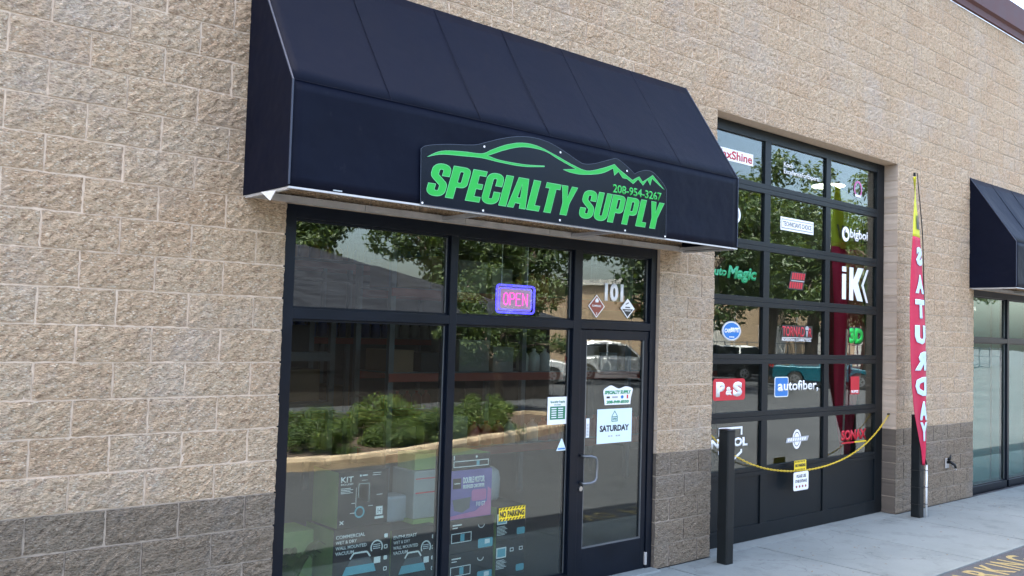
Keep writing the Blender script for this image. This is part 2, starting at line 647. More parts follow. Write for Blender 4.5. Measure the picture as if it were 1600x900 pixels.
def text(name, s, x0, x1, z0, z1, mat, parent, y, bold=0.0, shear=0.0, extr=0.0006, M=None, fit=True):
    """lettering stretched into the box x0..x1, z0..z1 on the facade plane at depth y"""
    cu = bpy.data.curves.new(name, 'FONT')
    cu.body = s
    cu.offset = bold
    cu.shear = shear
    cu.resolution_u = 3
    cu.dimensions = '2D'
    cu.fill_mode = 'BOTH'
    tmp = bpy.data.objects.new('tmp', cu)
    col.objects.link(tmp)
    bpy.context.view_layer.update()
    me = bpy.data.meshes.new_from_object(tmp.evaluated_get(bpy.context.evaluated_depsgraph_get()))
    bpy.data.objects.remove(tmp)
    bpy.data.curves.remove(cu)
    xs = [v.co.x for v in me.vertices]
    ys = [v.co.y for v in me.vertices]
    sx = (x1-x0)/(max(xs)-min(xs))
    sy = (z1-z0)/(max(ys)-min(ys))
    me.transform(Matrix.Translation((x0, z0, 0)) @ Matrix.Diagonal((sx, sy, 1, 1)) @ Matrix.Translation((-min(xs), -min(ys), 0)))
    me.transform(M if M is not None else face_m(y))
    me.name = name
    me.materials.clear()
    me.materials.append(MATS[mat])
    o = bpy.data.objects.new(name, me)
    col.objects.link(o)
    if parent is not None:
        o.parent = parent
    md = o.modifiers.new('thickness', 'SOLIDIFY')
    md.thickness = 0.0012
    return o


def rrect(x0, x1, z0, z1, r, n=5):
    pts = []
    for cx, cz, a0 in ((x1-r, z1-r, 0), (x0+r, z1-r, 90), (x0+r, z0+r, 180), (x1-r, z0+r, 270)):
        for k in range(n+1):
            a = R(a0 + 90*k/n)
            pts.append((cx+r*math.cos(a), cz+r*math.sin(a)))
    return pts


def ellipse(cx, cz, a, b, n=28):
    return [(cx+a*math.cos(2*math.pi*k/n), cz+b*math.sin(2*math.pi*k/n)) for k in range(n)]


# ------------------------------------------------------------------ ground
g = MB()
g.box(-400, 500, -500, 400, -0.5, -0.014)
tag(g.build('parking_lot', 'asphalt'), 'grey asphalt parking lot in front of the shops', kind='structure')
walk = MB().box(-9, 20, -1.598, -0.012, -0.30, -0.075).build('sidewalk', 'mulch')
tag(walk, 'pale concrete sidewalk along the block building', kind='structure')
xs = [3.83+1.38*i for i in range(-9, 12)]
for a, b_ in zip(xs[:-1], xs[1:]):
    s = MB().box(a+0.010, b_-0.010, -1.60, -0.013, -0.16, 0.0).build('slab', 'walk_concrete', walk, bevel=0.006)
apron = MB().box(4.478, 8.12, -0.008, 0.30, -0.16, -0.001).build('slab', 'walk_concrete', walk, bevel=0.004)

# ------------------------------------------------------------------ the block building
building = tag(empty('commercial_building'), 'tan split-face block building with dark painted base and brown roof edge', 'building')
ZT = 33*B
OPEN = [(0, 18, 14), (22, 40, 21), (51, 69, 14)]       # openings: x0, x1, top, in modules
XA, XB_ = -28, 84                                       # wall ends in modules


def solid(k):
    iv, a = [], XA
    for o0, o1, t in OPEN:
        if k < t:
            iv.append((a, o0))
            a = o1
    iv.append((a, XB_))
    return iv


rng = random.Random(4)
mort = MB()
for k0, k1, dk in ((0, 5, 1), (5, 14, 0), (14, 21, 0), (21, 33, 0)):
    for a, b_ in solid(k0):
        mort.box(a*B+0.0115, b_*B-0.0115, 0.0055, 0.188, k0*B, k1*B, dk)
wall = mort.build('wall', ['mortar', 'mortar_dark'], building)


def block_mesh(nmod, dk, seed):
    r = random.Random(seed)
    wd, ht, j = nmod*B, B, 0.0056
    nx, nz = (14, 7) if nmod == 2 else (7, 7)
    mb = MB()
    for iz in range(nz+1):
        for ix in range(nx+1):
            edge = ix in (0, nx) or iz in (0, nz)
            x = j + (wd-2*j)*(ix/nx)
            z = j + (ht-2*j)*(iz/nz)
            if not edge:
                x += r.uniform(-0.010, 0.010)
                z += r.uniform(-0.009, 0.009)
            else:      # chipped arrises
                x += (r.uniform(-0.003, 0.003) if ix in (0, nx) else r.uniform(-0.008, 0.008))
                z += (r.uniform(-0.0028, 0.0028) if iz in (0, nz) else r.uniform(-0.008, 0.008))
            y = r.uniform(-0.002, 0.004) if edge else r.uniform(-0.0075, 0.003)
            mb.v.append((x, y, z))
    idx = lambda ix, iz: iz*(nx+1)+ix
    for iz in range(nz):
        for ix in range(nx):
            mb.face((idx(ix, iz), idx(ix+1, iz), idx(ix+1, iz+1), idx(ix, iz+1)), 0)
    nfront = len(mb.f)
    ring = [idx(i, 0) for i in range(nx)] + [idx(nx, i) for i in range(nz)] + [idx(i, nz) for i in range(nx, 0, -1)] + [idx(0, i) for i in range(nz, 0, -1)]
    s = len(mb.v)
    for yy in (None, 0.192):
        for q in ring:
            x, y, z = mb.v[q]
            mb.v.append((x, y if yy is None else yy, z))
    for i in range(len(ring)):
        j2 = (i+1) % len(ring)
        mb.face((s+j2, s+i, s+len(ring)+i, s+len(ring)+j2), 1)
    return mb, nfront


BV = {}
for nmod in (1, 2):
    for dk in (0, 1):
        for sd_ in range(7):
            mb, nf = block_mesh(nmod, dk, sd_*13+nmod*100+dk*7)
            me = mb.mesh('block', ['split_block_dark', 'smooth_block_dark'] if dk else ['split_block', 'smooth_block'])
            for p in list(me.polygons)[:nf]:
                p.use_smooth = False
            BV[nmod, dk, sd_] = (me, mb, nf)


def hidden_by_awning(c):
    for ax0, ax1 in ((-0.305, 3.962), (10.2, 14.4)):
        for i in range(13):
            y = -0.6*i/12
            t = (y-CAM_P.y)/(c.y-CAM_P.y)
            p = CAM_P.lerp(c, t)
            top = 4.375 - (4.375-3.46)*(-y/0.605)
            if ax0 < p.x < ax1 and 2.85 < p.z < top:
                return True
    return False


cells = []
for k in range(33):
    jo = 0 if k % 2 else 1
    for a, b_ in solid(k):
        cuts = sorted({a, b_, *[n for n in range(a+1, b_) if (n-jo) % 2 == 0], *([43] if a < 43 < b_ else [])})
        for p, q in zip(cuts[:-1], cuts[1:]):
            c = Vector(((p+q)*B/2, 0, (k+0.5)*B))
            d = c - CAM_P
            z = d.dot(fw)
            vis = 0.0
            if z > 0.5:
                u, v = d.dot(rt2)/z*1414, d.dot(up2)/z*1414
                if abs(u) < 815 and abs(v) < 460 and not hidden_by_awning(c):
                    vis = (q-p)*(-d.y)/d.length**3
            cells.append((vis, p, q-p, k))
cells.sort(reverse=True)
rest = {0: MB(), 1: MB()}
rsm = {0: [], 1: []}
for i, (vis, p, n, k) in enumerate(cells):
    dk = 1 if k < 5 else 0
    me, mb, nf = BV[n, dk, rng.randrange(7)]
    dy = rng.uniform(-0.003, 0.003)
    if i < 300 and vis > 0:
        o = bpy.data.objects.new('block', me)
        col.objects.link(o)
        o.parent = wall
        o.location = (p*B, dy, k*B)
    else:
        r_ = rest[dk]
        s = len(r_.v)
        r_.v += [(x+p*B, y+dy, z+k*B) for x, y, z in mb.v]
        for fi, (f, m) in enumerate(zip(mb.f, mb.m)):
            r_.face([s+t for t in f], m)
            rsm[dk].append(False)
for dk in (0, 1):
    o = rest[dk].build('block', ['split_block_dark', 'smooth_block_dark'] if dk else ['split_block', 'smooth_block'], wall)
    o.data.polygons.foreach_set('use_smooth', rsm[dk])
    o['kind'] = 'stuff'

cap = MB().prism([(0.0, 6.71), (-0.035, 6.71), (-0.035, 6.80), (-0.075, 6.83), (-0.075, 7.17), (0.22, 7.19), (0.22, 6.9)],
                 lambda p, q, t: (t, p, q), XA*B, XB_*B).build('roof_edge', 'fascia_brown', building)
shell = MB()
shell.box(XA*B, XA*B+0.2, 0.2, 13.8, 0, 6.7)
shell.box(XB_*B-0.2, XB_*B, 0.2, 13.8, 0, 6.7)
shell.box(XA*B, XB_*B, 13.8, 14, 0, 6.7)
shell.build('back_wall', 'smooth_block', building)
MB().box(XA*B, XB_*B, 0.22, 14, 6.55, 6.69).build('roof', 'room_ceiling', building)


def storefront(x0, yf, label, glass, door):
    X = lambda v: x0+v
    f = MB()
    yb = yf+0.115
    top, xr = 2.842, 3.6546
    f.box(X(.003), X(.08), yf, yb, 0.002, top)                              # left jamb
    f.box(X(xr-.075), X(xr), yf, yb, 0.002, top)                            # right jamb
    f.box(X(.08), X(xr-.075), yf+.001, yb-.001, 2.757, top)                 # head
    f.box(X(1.335), X(1.402), yf+.001, yb-.001, .10, 2.757)                 # mullions
    f.box(X(2.616), X(2.708), yf+.001, yb-.001, .0, 2.757)
    for a, b_ in ((.08, 1.335), (1.402, 2.616), (2.708, xr-.075)):
        f.box(X(a), X(b_), yf+.002, yb-.002, 2.107, 2.172)                  # transom bar
    for a, b_ in ((.08, 1.335), (1.402, 2.616)) + (() if door else ((2.708, xr-.075),)):
        f.box(X(a), X(b_), yf+.002, yb-.002, .002, .10)                     # sill
    fr = f.build('storefront_frame', 'frame_paint', building, bevel=0.002)
    yg = yf+0.042
    pan = [(.08, 1.335, 2.172, 2.757), (1.402, 2.616, 2.172, 2.757), (2.708, xr-.075, 2.172, 2.757),
           (.08, 1.335, .10, 2.107), (1.402, 2.616, .10, 2.107)]
    if not door:
        pan.append((2.708, xr-.075, .10, 2.107))
    for a, b_, c, d in pan:
        p = MB().box(X(a+.004), X(b_-.004), yg, yg+.007, c+.004, d-.004).build('pane', glass, fr)
        bd = MB()
        bw = .016
        y0, y1 = yg-.012, yg-.001
        bd.box(X(a+.001), X(a+bw), y0, y1, c+.001, d-.001)
        bd.box(X(b_-bw), X(b_-.001), y0, y1, c+.001, d-.001)
        bd.box(X(a+bw), X(b_-bw), y0+.001, y1, c+.001, c+bw)
        bd.box(X(a+bw), X(b_-bw), y0+.001, y1, d-bw, d-.001)
        bd.build('glazing_bead', 'frame_paint', fr)
        gk = MB().box(X(b_-bw-.005), X(b_-bw-.0005), y0+.002, y1+.0005, c+bw, d-bw)
        gk.build('gasket', 'bead_metal', fr)
    return fr, yg


FY = 0.03
storefront(0.0, FY, '', 'pane_glass', True)
storefront(51*B, 0.06, '', 'pane_glass_green', False)

# entrance door leaf
dr = MB()
d0, d1, yf, yb = 2.713, 3.574, FY+.012, FY+.062
dr.box(d0, d0+.072, yf, yb, .012, 2.100)
dr.box(d1-.055, d1, yf, yb, .012, 2.100)
dr.box(d0+.072, d1-.055, yf+.001, yb-.001, 2.020, 2.100)
dr.box(d0+.072, d1-.055, yf+.001, yb-.001, .012, .285)
door = dr.build('entrance_door', 'frame_paint', building, bevel=0.002)
door['label'] = 'dark framed glass entrance door with steel pull handle'
DYG = FY+.03
MB().box(d0+.074, d1-.057, DYG, DYG+.007, .287, 2.018).build('pane', 'pane_glass', door)
bd = MB()
bd.box(d0+.072, d0+.082, yf+.004, DYG-.001, .285, 2.02)
bd.box(d1-.065, d1-.055, yf+.004, DYG-.001, .285, 2.02)
bd.box(d0+.082, d1-.065, yf+.003, DYG-.001, .285, .297)
bd.build('glazing_bead', 'bead_metal', door)
hd = MB()
hx = d0+.036
hd.tube([(hx, yf, 1.055), (hx, yf-.045, 1.055), (hx+.06, yf-.062, 1.052), (hx+.105, yf-.068, 1.04), (hx+.122, yf-.07, 1.015), (hx+.124, yf-.07, .95), (hx+.122, yf-.07, .875),
         (hx+.105, yf-.068, .845), (hx+.06, yf-.062, .832), (hx, yf-.045, .83), (hx, yf, .83)], .011, 10)
hd.build('handle', 'bead_metal', door, smooth=True)
MB().tube([(hx, yf+.002, .785), (hx, yf-.012, .785)], .02, 16).build('lock', 'steel', door)
for z in (.10, 1.98):
    MB().box(d1-.002, d1+.022, yf-.016, yf+.02, z-.055, z+.055).build('hinge', 'frame_paint' if z > 1 else 'galvanised', door, bevel=.003)
MB().prism([(-.09, .0012), (-.075, .016), (.15, .016), (.15, .0012)], lambda p, q, t: (t, p, q), 2.70, 3.652).build('threshold', 'walk_concrete', building)

# glazed garage door
GX = [(4.474, 4.56), (5.545, 5.655), (6.77, 6.87), (7.95, 8.124)]
GZ = [(0.012, .155), (.655, .742), (1.215, 1.315), (1.805, 1.905), (2.40, 2.50), (2.99, 3.085), (3.60, 3.70), (4.155, 4.262)]
GY = 0.17
gd = MB()
for a, b_ in (GX[0], GX[-1]):
    gd.box(a, b_, GY, GY+.05, .012, 4.262)
for i, (c, d) in enumerate(GZ):
    # each section joint shows as two rails with a fine gap
    if 1 <= i <= 6:
        m_ = (c+d)/2
        for e0, e1, yo in ((c, m_-.0015, .001), (m_+.0015, d, .002)):
            gd.box(GX[0][1], GX[-1][0], GY+yo, GY+.049, e0, e1)
    else:
        gd.box(GX[0][1], GX[-1][0], GY+.001, GY+.049, c, d)
for a, b_ in GX[1:3]:
    for (c0, c1), (e0, e1) in zip(GZ[:-1], GZ[1:]):
        gd.box(a, b_, GY+.003, GY+.047, c1, e0)
gdo = gd.build('garage_door', 'garage_paint', building, bevel=.0015)
gdo['label'] = 'tall dark overhead door with six rows of glass panes above solid panels'
GYG = GY+.026
for r_ in range(7):
    for c_ in range(3):
        a, b_ = GX[c_][1], GX[c_+1][0]
        z0, z1 = GZ[r_][1], GZ[r_+1][0]
        if r_ == 0:
            MB().box(a+.001, b_-.001, GY+.018, GY+.035, z0+.001, z1-.001).build('panel', 'garage_paint', gdo)
        else:
            tmp = MB().box(a+.002, b_-.002, GYG, GYG+.005, z0+.002, z1-.002)
            tmp.build('pane', 'pane_glass', gdo)
MB().box(4.48, 8.12, GY+.01, GY+.04, .0015, .011).build('bottom_seal', 'rubber', building)


# ------------------------------------------------------------------ awnings
def awning(x0, x1, label, seams, flap):
    a = tag(empty('awning', (x0, 0, 2.85)), label, 'awning', 'navy fabric awnings over the storefronts')
    Z0, Y1, ZF, ZW = 0.0, -0.605, 0.61, 1.525
    L_ = x1-x0
    loc = lambda mb, name, mat, **kw: mb.build(name, mat, a, **kw)
    # slope, front and two side panels of coated fabric, slightly slack between the ribs
    for name, p0, p1 in (('slope_panel', (Y1, ZF), (-.006, ZW)), ('front_panel', (Y1, Z0), (Y1, ZF))):
        mb = MB()
        nx, nz = 60, 10
        for iz in range(nz+1):
            for ix in range(nx+1):
                s, t = ix/nx, iz/nz
                bay = abs(math.sin(math.pi*s*len(seams)))
                sag = .011*bay*math.sin(math.pi*t)
                y = p0[0]+(p1[0]-p0[0])*t
                z = p0[1]+(p1[1]-p0[1])*t
                mb.v.append((.004+(L_-.008)*s, y+sag, z-(sag if name[0] == 's' else 0)))
        for iz in range(nz):
            for ix in range(nx):
                q = iz*(nx+1)+ix
                mb.face((q, q+1, q+nx+2, q+nx+1))
        o = loc(mb, name, 'awning_fabric', smooth=True)
        md = o.modifiers.new('thickness', 'SOLIDIFY')
        md.thickness = .002
        md.offset = -1
    for sx in (0.0, L_-.003):
        mb = MB().prism([(-.004, Z0), (Y1, Z0), (Y1, ZF), (-.004, ZW)], lambda p, q, t: (t, p, q), sx, sx+.003)
        loc(mb, 'side_panel', 'awning_fabric')
    for sx in (.0, L_):
        loc(MB().tube([(sx, Y1, .01), (sx, Y1, ZF), (sx, -.006, ZW)], .0065, 6), 'piping', 'awning_piping')
    loc(MB().tube([(0, Y1, ZF), (L_, Y1, ZF)], .0035, 6), 'piping', 'awning_fabric')
    for s in seams:
        loc(MB().tube([(s, Y1-.001, ZF), (s, (Y1-.006)/2+.006, (ZF+ZW)/2), (s, -.006, ZW)], .0025, 5), 'seam', 'awning_fabric')
    # frame: pale front and end rails, grey rail on the wall, cross ties
    loc(MB().box(0, L_, Y1-.004, Y1+.018, -.013, -.002), 'front_rail', 'rail_paint')
    for sx in (0.002, L_-.024):
        loc(MB().box(sx, sx+.022, Y1+.022, -.036, -.018, -.003), 'end_rail', 'galvanised')
    n = 5
    for i in range(n):
        b0 = L_*i/n
        loc(MB().box(b0+.002, b0+L_/n-.002, -.036, -.004, -.006, .036), 'wall_rail', 'galvanised')
    for s in (L_*.012, L_*.355, L_*.66, L_*.985):
        loc(MB().box(s-.016, s+.016, Y1+.024, -.037, .0, .026), 'cross_tie', 'galvanised')
        loc(MB().box(s-.012, s+.012, Y1+.03, Y1+.054, .027, ZF-.02), 'upright', 'galvanised')
    if flap:
        mb = MB().prism([(-.262, -.004), (-.453, -.012), (-.385, -.066)], lambda p, q, t: (t, p, q), -.004, -.001)
        loc(mb, 'loose_flap', 'white_trim')
        loc(MB().box(.28, .34, Y1-.006, Y1-.0025, .004, .012), 'clip', 'steel')
    return a


awning(-0.305, 3.962, 'navy fabric awning carrying the green shop sign above the entrance', [.665, 1.377, 2.01, 2.645, 3.49], True)
awning(10.2, 14.4, 'navy fabric awning without a sign over the neighbouring shop window', [.7, 1.4, 2.1, 2.8, 3.5], False)


# ------------------------------------------------------------------ shop sign on the awning
def fillet(path, r, n=6):
    out = [path[0]]
    for i in range(1, len(path)-1):
        p0, p1, p2 = (Vector(path[j]) for j in (i-1, i, i+1))
        a, b_ = (p0-p1), (p2-p1)
        ang = a.angle(b_)
        t = min(r/math.tan(ang/2), a.length*.5, b_.length*.5)
        q0, q2 = p1+a.normalized()*t, p1+b_.normalized()*t
        for k in range(n+1):
            s = k/n
            q = q0*(1-s)**2 + p1*2*s*(1-s) + q2*s*s
            out.append((q.x, q.y))
    out.append(path[-1])
    return out


def stroke(path, wd):
    pts = [Vector(p) for p in path]
    l_, r_ = [], []
    for i, p in enumerate(pts):
        a = (p-pts[i-1]).normalized() if i else None
        b_ = (pts[i+1]-p).normalized() if i < len(pts)-1 else None
        if a is None:
            a = b_
        if b_ is None:
            b_ = a
        na, nb = Vector((-a.y, a.x)), Vector((-b_.y, b_.x))
        n = (na+nb).normalized()
        k = wd/2/max(.5, n.dot(na))
        l_.append(tuple(p+n*k))
        r_.append(tuple(p-n*k))
    return l_+r_[::-1]


H_ = 1.38
W_, S_ = .60, .235
lo_, hi_ = S_/2, W_-S_/2


def heavy(ch):
    """heavy condensed capitals as closed loops in a cell of height H_; returns loops, advance"""
    if ch == 'S':
        p = [(hi_, H_*.64), (hi_, H_-lo_), (lo_, H_-lo_), (lo_, H_*.63), (hi_, H_*.37), (hi_, lo_), (lo_, lo_), (lo_, H_*.36)]
        return [stroke(fillet(p, .19), S_)], W_
    if ch == 'C':
        p = [(hi_, H_*.60), (hi_, H_-lo_), (lo_, H_-lo_), (lo_, lo_), (hi_, lo_), (hi_, H_*.40)]
        return [stroke(fillet(p, .19), S_)], W_
    if ch == 'U':
        p = [(lo_, H_), (lo_, lo_), (hi_, lo_), (hi_, H_)]
        return [stroke(fillet(p, .19), S_)], W_
    if ch == 'P':
        o = [(0, 0), (S_+.02, 0), (S_+.02, H_*.36)]
        o += [(W_-.2+.2*math.sin(R(a)), H_*.36+.2-.2*math.cos(R(a))) for a in range(0, 91, 15)]
        o += [(W_-.2+.2*math.cos(R(a)), H_-.2+.2*math.sin(R(a))) for a in range(0, 91, 15)]
        o += [(0, H_)]
        return [o, rrect(S_+.02, W_-S_+.02, H_*.50, H_*.86, .045, 3)], W_+.02
    if ch == 'E':
        b_ = .22
        return [[(0, 0), (.48, 0), (.48, b_), (S_+.02, b_), (S_+.02, H_*.41), (.45, H_*.41), (.45, H_*.41+b_), (S_+.02, H_*.41+b_),
                 (S_+.02, H_-b_), (.48, H_-b_), (.48, H_), (0, H_)]], .48
    if ch == 'I':
        return [[(0, 0), (S_+.03, 0), (S_+.03, H_), (0, H_)]], S_+.03
    if ch == 'A':
        return [[(0, 0), (.225, 0), (.25, H_*.16), (.43, H_*.16), (.45, 0), (.68, 0), (.53, H_), (.15, H_)],
                [(.28, H_*.34), (.335, H_*.80), (.40, H_*.34)]], .68
    if ch == 'L':
        return [[(0, 0), (.47, 0), (.47, .23), (S_+.03, .23), (S_+.03, H_), (0, H_)]], .46
    if ch == 'T':
        return [[(.16, 0), (.16+S_+.03, 0), (.16+S_+.03, H_-.24), (.58, H_-.24), (.58, H_), (0, H_), (0, H_-.24), (.16, H_-.24)]], .57
    if ch == 'Y':
        return [[(.19, 0), (.46, 0), (.46, H_*.40), (.65, H_), (.41, H_), (.325, H_*.60), (.24, H_), (0, H_), (.19, H_*.40)]], .64


def heavy_word(word, x0, x1, z0, z1, shear, gap=.05):
    cells_, x = [], 0
    for ch in word:
        loops, adv = heavy(ch)
        cells_.append((x, loops))
        x += adv+gap
    tot = x-gap
    sx, sz = (x1-x0)/tot, (z1-z0)/H_
    return [[(x0+(ox+p)*sx+shear*q*sz, z0+q*sz) for p, q in lp] for ox, loops in cells_ for lp in loops]


def ribbons(name, loops, mat, y, wo, wi):
    """narrow flat border running along closed loops"""
    mb = MB()
    for lp in loops:
        pts = [Vector(p) for i, p in enumerate(lp) if (Vector(p)-Vector(lp[i-1])).length > 1e-5]
        n = len(pts)
        sgn = 1 if sum(pts[i].x*pts[(i+1) % n].y-pts[(i+1) % n].x*pts[i].y for i in range(n)) > 0 else -1
        s0 = len(mb.v)
        for i, p in enumerate(pts):
            a, b_ = (p-pts[i-1]).normalized(), (pts[(i+1) % n]-p).normalized()
            na, nb = Vector((a.y, -a.x))*sgn, Vector((b_.y, -b_.x))*sgn
            m = na+nb
            m = m.normalized() if m.length > .2 else na
            k = 1/max(.45, m.dot(na))
            for o_ in (wo, -wi):
                q = p+m*o_*k
                mb.v.append((q.x, y, q.y))
        for i in range(n):
            j = (i+1) % n
            mb.face((s0+2*i, s0+2*i+1, s0+2*j+1, s0+2*j))
    o = mb.build(name, mat)
    md = o.modifiers.new('thickness', 'SOLIDIFY')
    md.thickness = .0006
    return o


sign = tag(empty('shop_sign', (1.78, -0.61, 2.845)), 'dark contour-cut sign board with green car outline and heavy green lettering', 'sign')


def world_child(o, par):
    o.parent = par
    o.matrix_parent_inverse = Matrix.Translation(-Vector(par.location))
    return o


CONT = [(0.59, 2.846), (0.58, 3.197), (0.628, 3.225), (0.788, 3.258), (0.998, 3.287), (1.105, 3.322), (1.243, 3.37), (1.386, 3.407), (1.535, 3.423), (1.689, 3.411), (1.849, 3.367), (1.982, 3.321), (2.049, 3.312), (2.149, 3.331), (2.287, 3.376), (2.371, 3.403), (2.428, 3.392), (2.54, 3.343), (2.592, 3.316), (2.666, 3.346), (2.742, 3.362), (2.819, 3.352), (2.923, 3.294), (2.98, 3.24), (2.985, 2.846)]
SW = [(0.625, 3.151), (0.739, 3.205), (0.909, 3.228), (1.07, 3.239), (1.162, 3.282), (1.291, 3.335), (1.427, 3.368), (1.567, 3.368), (1.734, 3.332), (1.904, 3.288), (2.062, 3.263), (2.219, 3.302), (2.358, 3.353), (2.416, 3.321), (2.565, 3.260), (2.645, 3.298), (2.684, 3.262), (2.804, 3.33), (2.949, 3.232), (2.837, 3.283), (2.797, 3.303), (2.775, 3.248), (2.74, 3.287), (2.69, 3.235), (2.631, 3.276), (2.575, 3.232), (2.503, 3.262), (2.454, 3.262), (2.405, 3.304), (2.361, 3.269), (2.345, 3.321), (2.221, 3.266), (2.038, 3.231), (1.906, 3.226), (1.822, 3.238), (1.951, 3.26), (1.775, 3.305), (1.648, 3.341), (1.508, 3.347), (1.389, 3.332), (1.256, 3.289), (1.118, 3.232), (1.238, 3.218), (1.453, 3.221), (1.638, 3.238), (1.638, 3.231), (1.434, 3.205), (1.222, 3.204), (1.071, 3.21), (0.895, 3.198), (0.74, 3.184)]


def smooth_loop(pts, sharp):
    """Catmull-Rom through the points except at the given corner indices"""
    n, out = len(pts), []
    for i in range(n):
        p0, p1, p2, p3 = (Vector(pts[(i+j-1) % n]) for j in range(4))
        if i in sharp:
            p0 = p1*2-p2
        if (i+1) % n in sharp:
            p3 = p2*2-p1
        for k in range(5):
            t = k/5
            q = (p1*2 + (p2-p0)*t + (p0*2-p1*5+p2*4-p3)*t*t + (p1*3-p0-p2*3+p3)*t**3)*.5
            out.append((q.x, q.y))
    return out


SWL = smooth_loop(SW, {0, 12, 13, 14, 15, 16, 17, 18, 19, 20, 21, 22, 23, 24, 25, 26, 27, 28, 29, 30, 34, 35, 41, 44, 45})
CTL = smooth_loop(CONT, {0, 1, 15, 18, 23, 24})
SY = -0.6145
world_child(polys('board', [CTL], 'sign_board', None, SY, .0025), sign)
world_child(ribbons('board_edge', [CTL], 'awning_piping', SY-.0028, .001, .0028), sign)
W1 = heavy_word('SPECIALTY', .622, 1.908, 2.912, 3.124, .30)
W2 = heavy_word('SUPPLY', 1.984, 2.884, 2.910, 3.122, .30)
world_child(ribbons('lettering_outline', W1+W2, 'sign_mint', SY-.0056, .002, .0022), sign)
world_child(polys('lettering', W1+W2, 'sign_green', None, SY-.0044, .0005), sign)
world_child(ribbons('car_outline_edge', [SWL], 'sign_mint', SY-.0056, .0012, .0022), sign)
world_child(polys('car_outline', [SWL], 'sign_green', None, SY-.0044, .0005), sign)
world_child(text('phone_number', '208-954-3267', 2.352, 2.918, 3.138, 3.204, 'sign_green', None, SY-.0036, .022), sign)
for x, z in ((.604, 2.856), (1.09, 3.289), (1.792, 3.358), (2.503, 3.323), (1.096, 2.861), (1.804, 2.87), (2.497, 2.863), (2.972, 2.86)):
    world_child(MB().tube([(x, SY-.002, z), (x, SY-.0055, z)], .0075, 10).build('screw', 'white_trim'), sign)

# ------------------------------------------------------------------ decals on the overhead door
DY = GYG-.0022        # just proud of the glass


def decal(label, x, z, y, parts, cat='decal', group=None):
    d = tag(empty('window_decal', (x, y, z)), label, cat, group)
    for p in parts:
        world_child(p, d)
    return d


def R4(x0, x1, z0, z1):
    return [(x0, z0), (x1, z0), (x1, z1), (x0, z1)]


T = lambda s, x0, x1, z0, z1, m, dy=.0012, b=.0, sh=0.0: text('lettering', s, x0, x1, z0, z1, m, None, DY-dy, b, sh)
Pg = lambda loops, m, dy=0.0, nm='backing', off=0.0: polys(nm, loops, m, None, DY-dy, .0005, offset=off)

decal('white oblong decal with red lettering, half hidden by the awning', 5.05, 3.87, DY, [
    Pg([R4(4.68, 5.352, 3.862, 3.985)], 'vinyl_white'), T('MaxShine', 4.70, 5.335, 3.882, 3.97, 'vinyl_red', b=.025)])
decal('small white two-line lettering without a backing on a top pane', 6.2, 3.85, DY, [
    T('Koch', 5.926, 6.105, 3.945, 3.999, 'vinyl_white', .0004, .02), T('ExcellenceForExperts', 5.928, 6.655, 3.855, 3.925, 'vinyl_white', .0004, .02)])
decal('thin pink and white ring decal on the uppermost right-hand pane', 7.52, 3.8, DY, [
    Pg([ellipse(7.525, 3.895, .095, .10), ellipse(7.525, 3.895, .072, .077)], 'card_pink', nm='ring'),
    Pg([R4(7.455, 7.585, 3.80, 3.828)], 'vinyl_white', .0012, 'band')])
decal('round white decal peeping out beside the awning edge', 5.05, 3.24, DY, [
    Pg([ellipse(5.05, 3.325, .098, .095)], 'vinyl_white'), Pg([ellipse(5.05, 3.325, .07, .068), ellipse(5.05, 3.325, .055, .052)], 'vinyl_grey', .0012, 'ring')])
decal('white oblong plate decal with a grey border and black capitals', 6.2, 3.25, DY, [
    Pg([R4(5.878, 6.54, 3.252, 3.395)], 'vinyl_white'), Pg([R4(5.895, 6.523, 3.27, 3.377)], 'vinyl_grey', .0012, 'border'),
    Pg([R4(5.907, 6.511, 3.282, 3.365)], 'vinyl_white', .0024, 'field'),
    T("TECHNICIAN'S CHOICE", 5.925, 6.493, 3.298, 3.352, 'vinyl_black', .0036, .012)])
decal('white rounded lowercase lettering beside a round white emblem', 7.45, 3.22, DY, [
    Pg([ellipse(7.25, 3.33, .085, .088), ellipse(7.262, 3.318, .040, .036)], 'vinyl_white', nm='emblem'),
    Pg([[(7.213, 3.30), (7.232, 3.30), (7.245, 3.392), (7.213, 3.36)]], 'vinyl_black', .0012, 'flame'),
    T('bigboi', 7.352, 7.77, 3.262, 3.405, 'vinyl_white', .0, .028)])
decal('slanted green lettering decal on an overhead door pane', 5.05, 2.64, DY, [
    T('Auto', 4.60, 4.925, 2.685, 2.775, 'vinyl_green', .0004, .045, .2), T('Magic', 4.935, 5.45, 2.632, 2.80, 'vinyl_green', .0004, .05, .2)])
red2 = []
for j, (z0, z1, xo) in enumerate(((2.73, 2.802, .045), (2.63, 2.70, 0.0))):
    for k in range(6):
        a = 6.065+xo+k*.044
        red2.append([(a, z0), (a+.030, z0), (a+.046, z1), (a+.016, z1)])
decal('red slanted two-line lettering decal with a thin grey stripe', 6.2, 2.63, DY, [
    Pg([[(6.045, 2.617), (6.34, 2.617), (6.40, 2.812), (6.10, 2.812)]], 'vinyl_black', nm='shadow_shape'),
    Pg(red2, 'vinyl_red', .0012, 'lettering'), Pg([[(6.10, 2.709), (6.36, 2.709), (6.363, 2.719), (6.103, 2.719)]], 'vinyl_grey', .0012, 'stripe')])
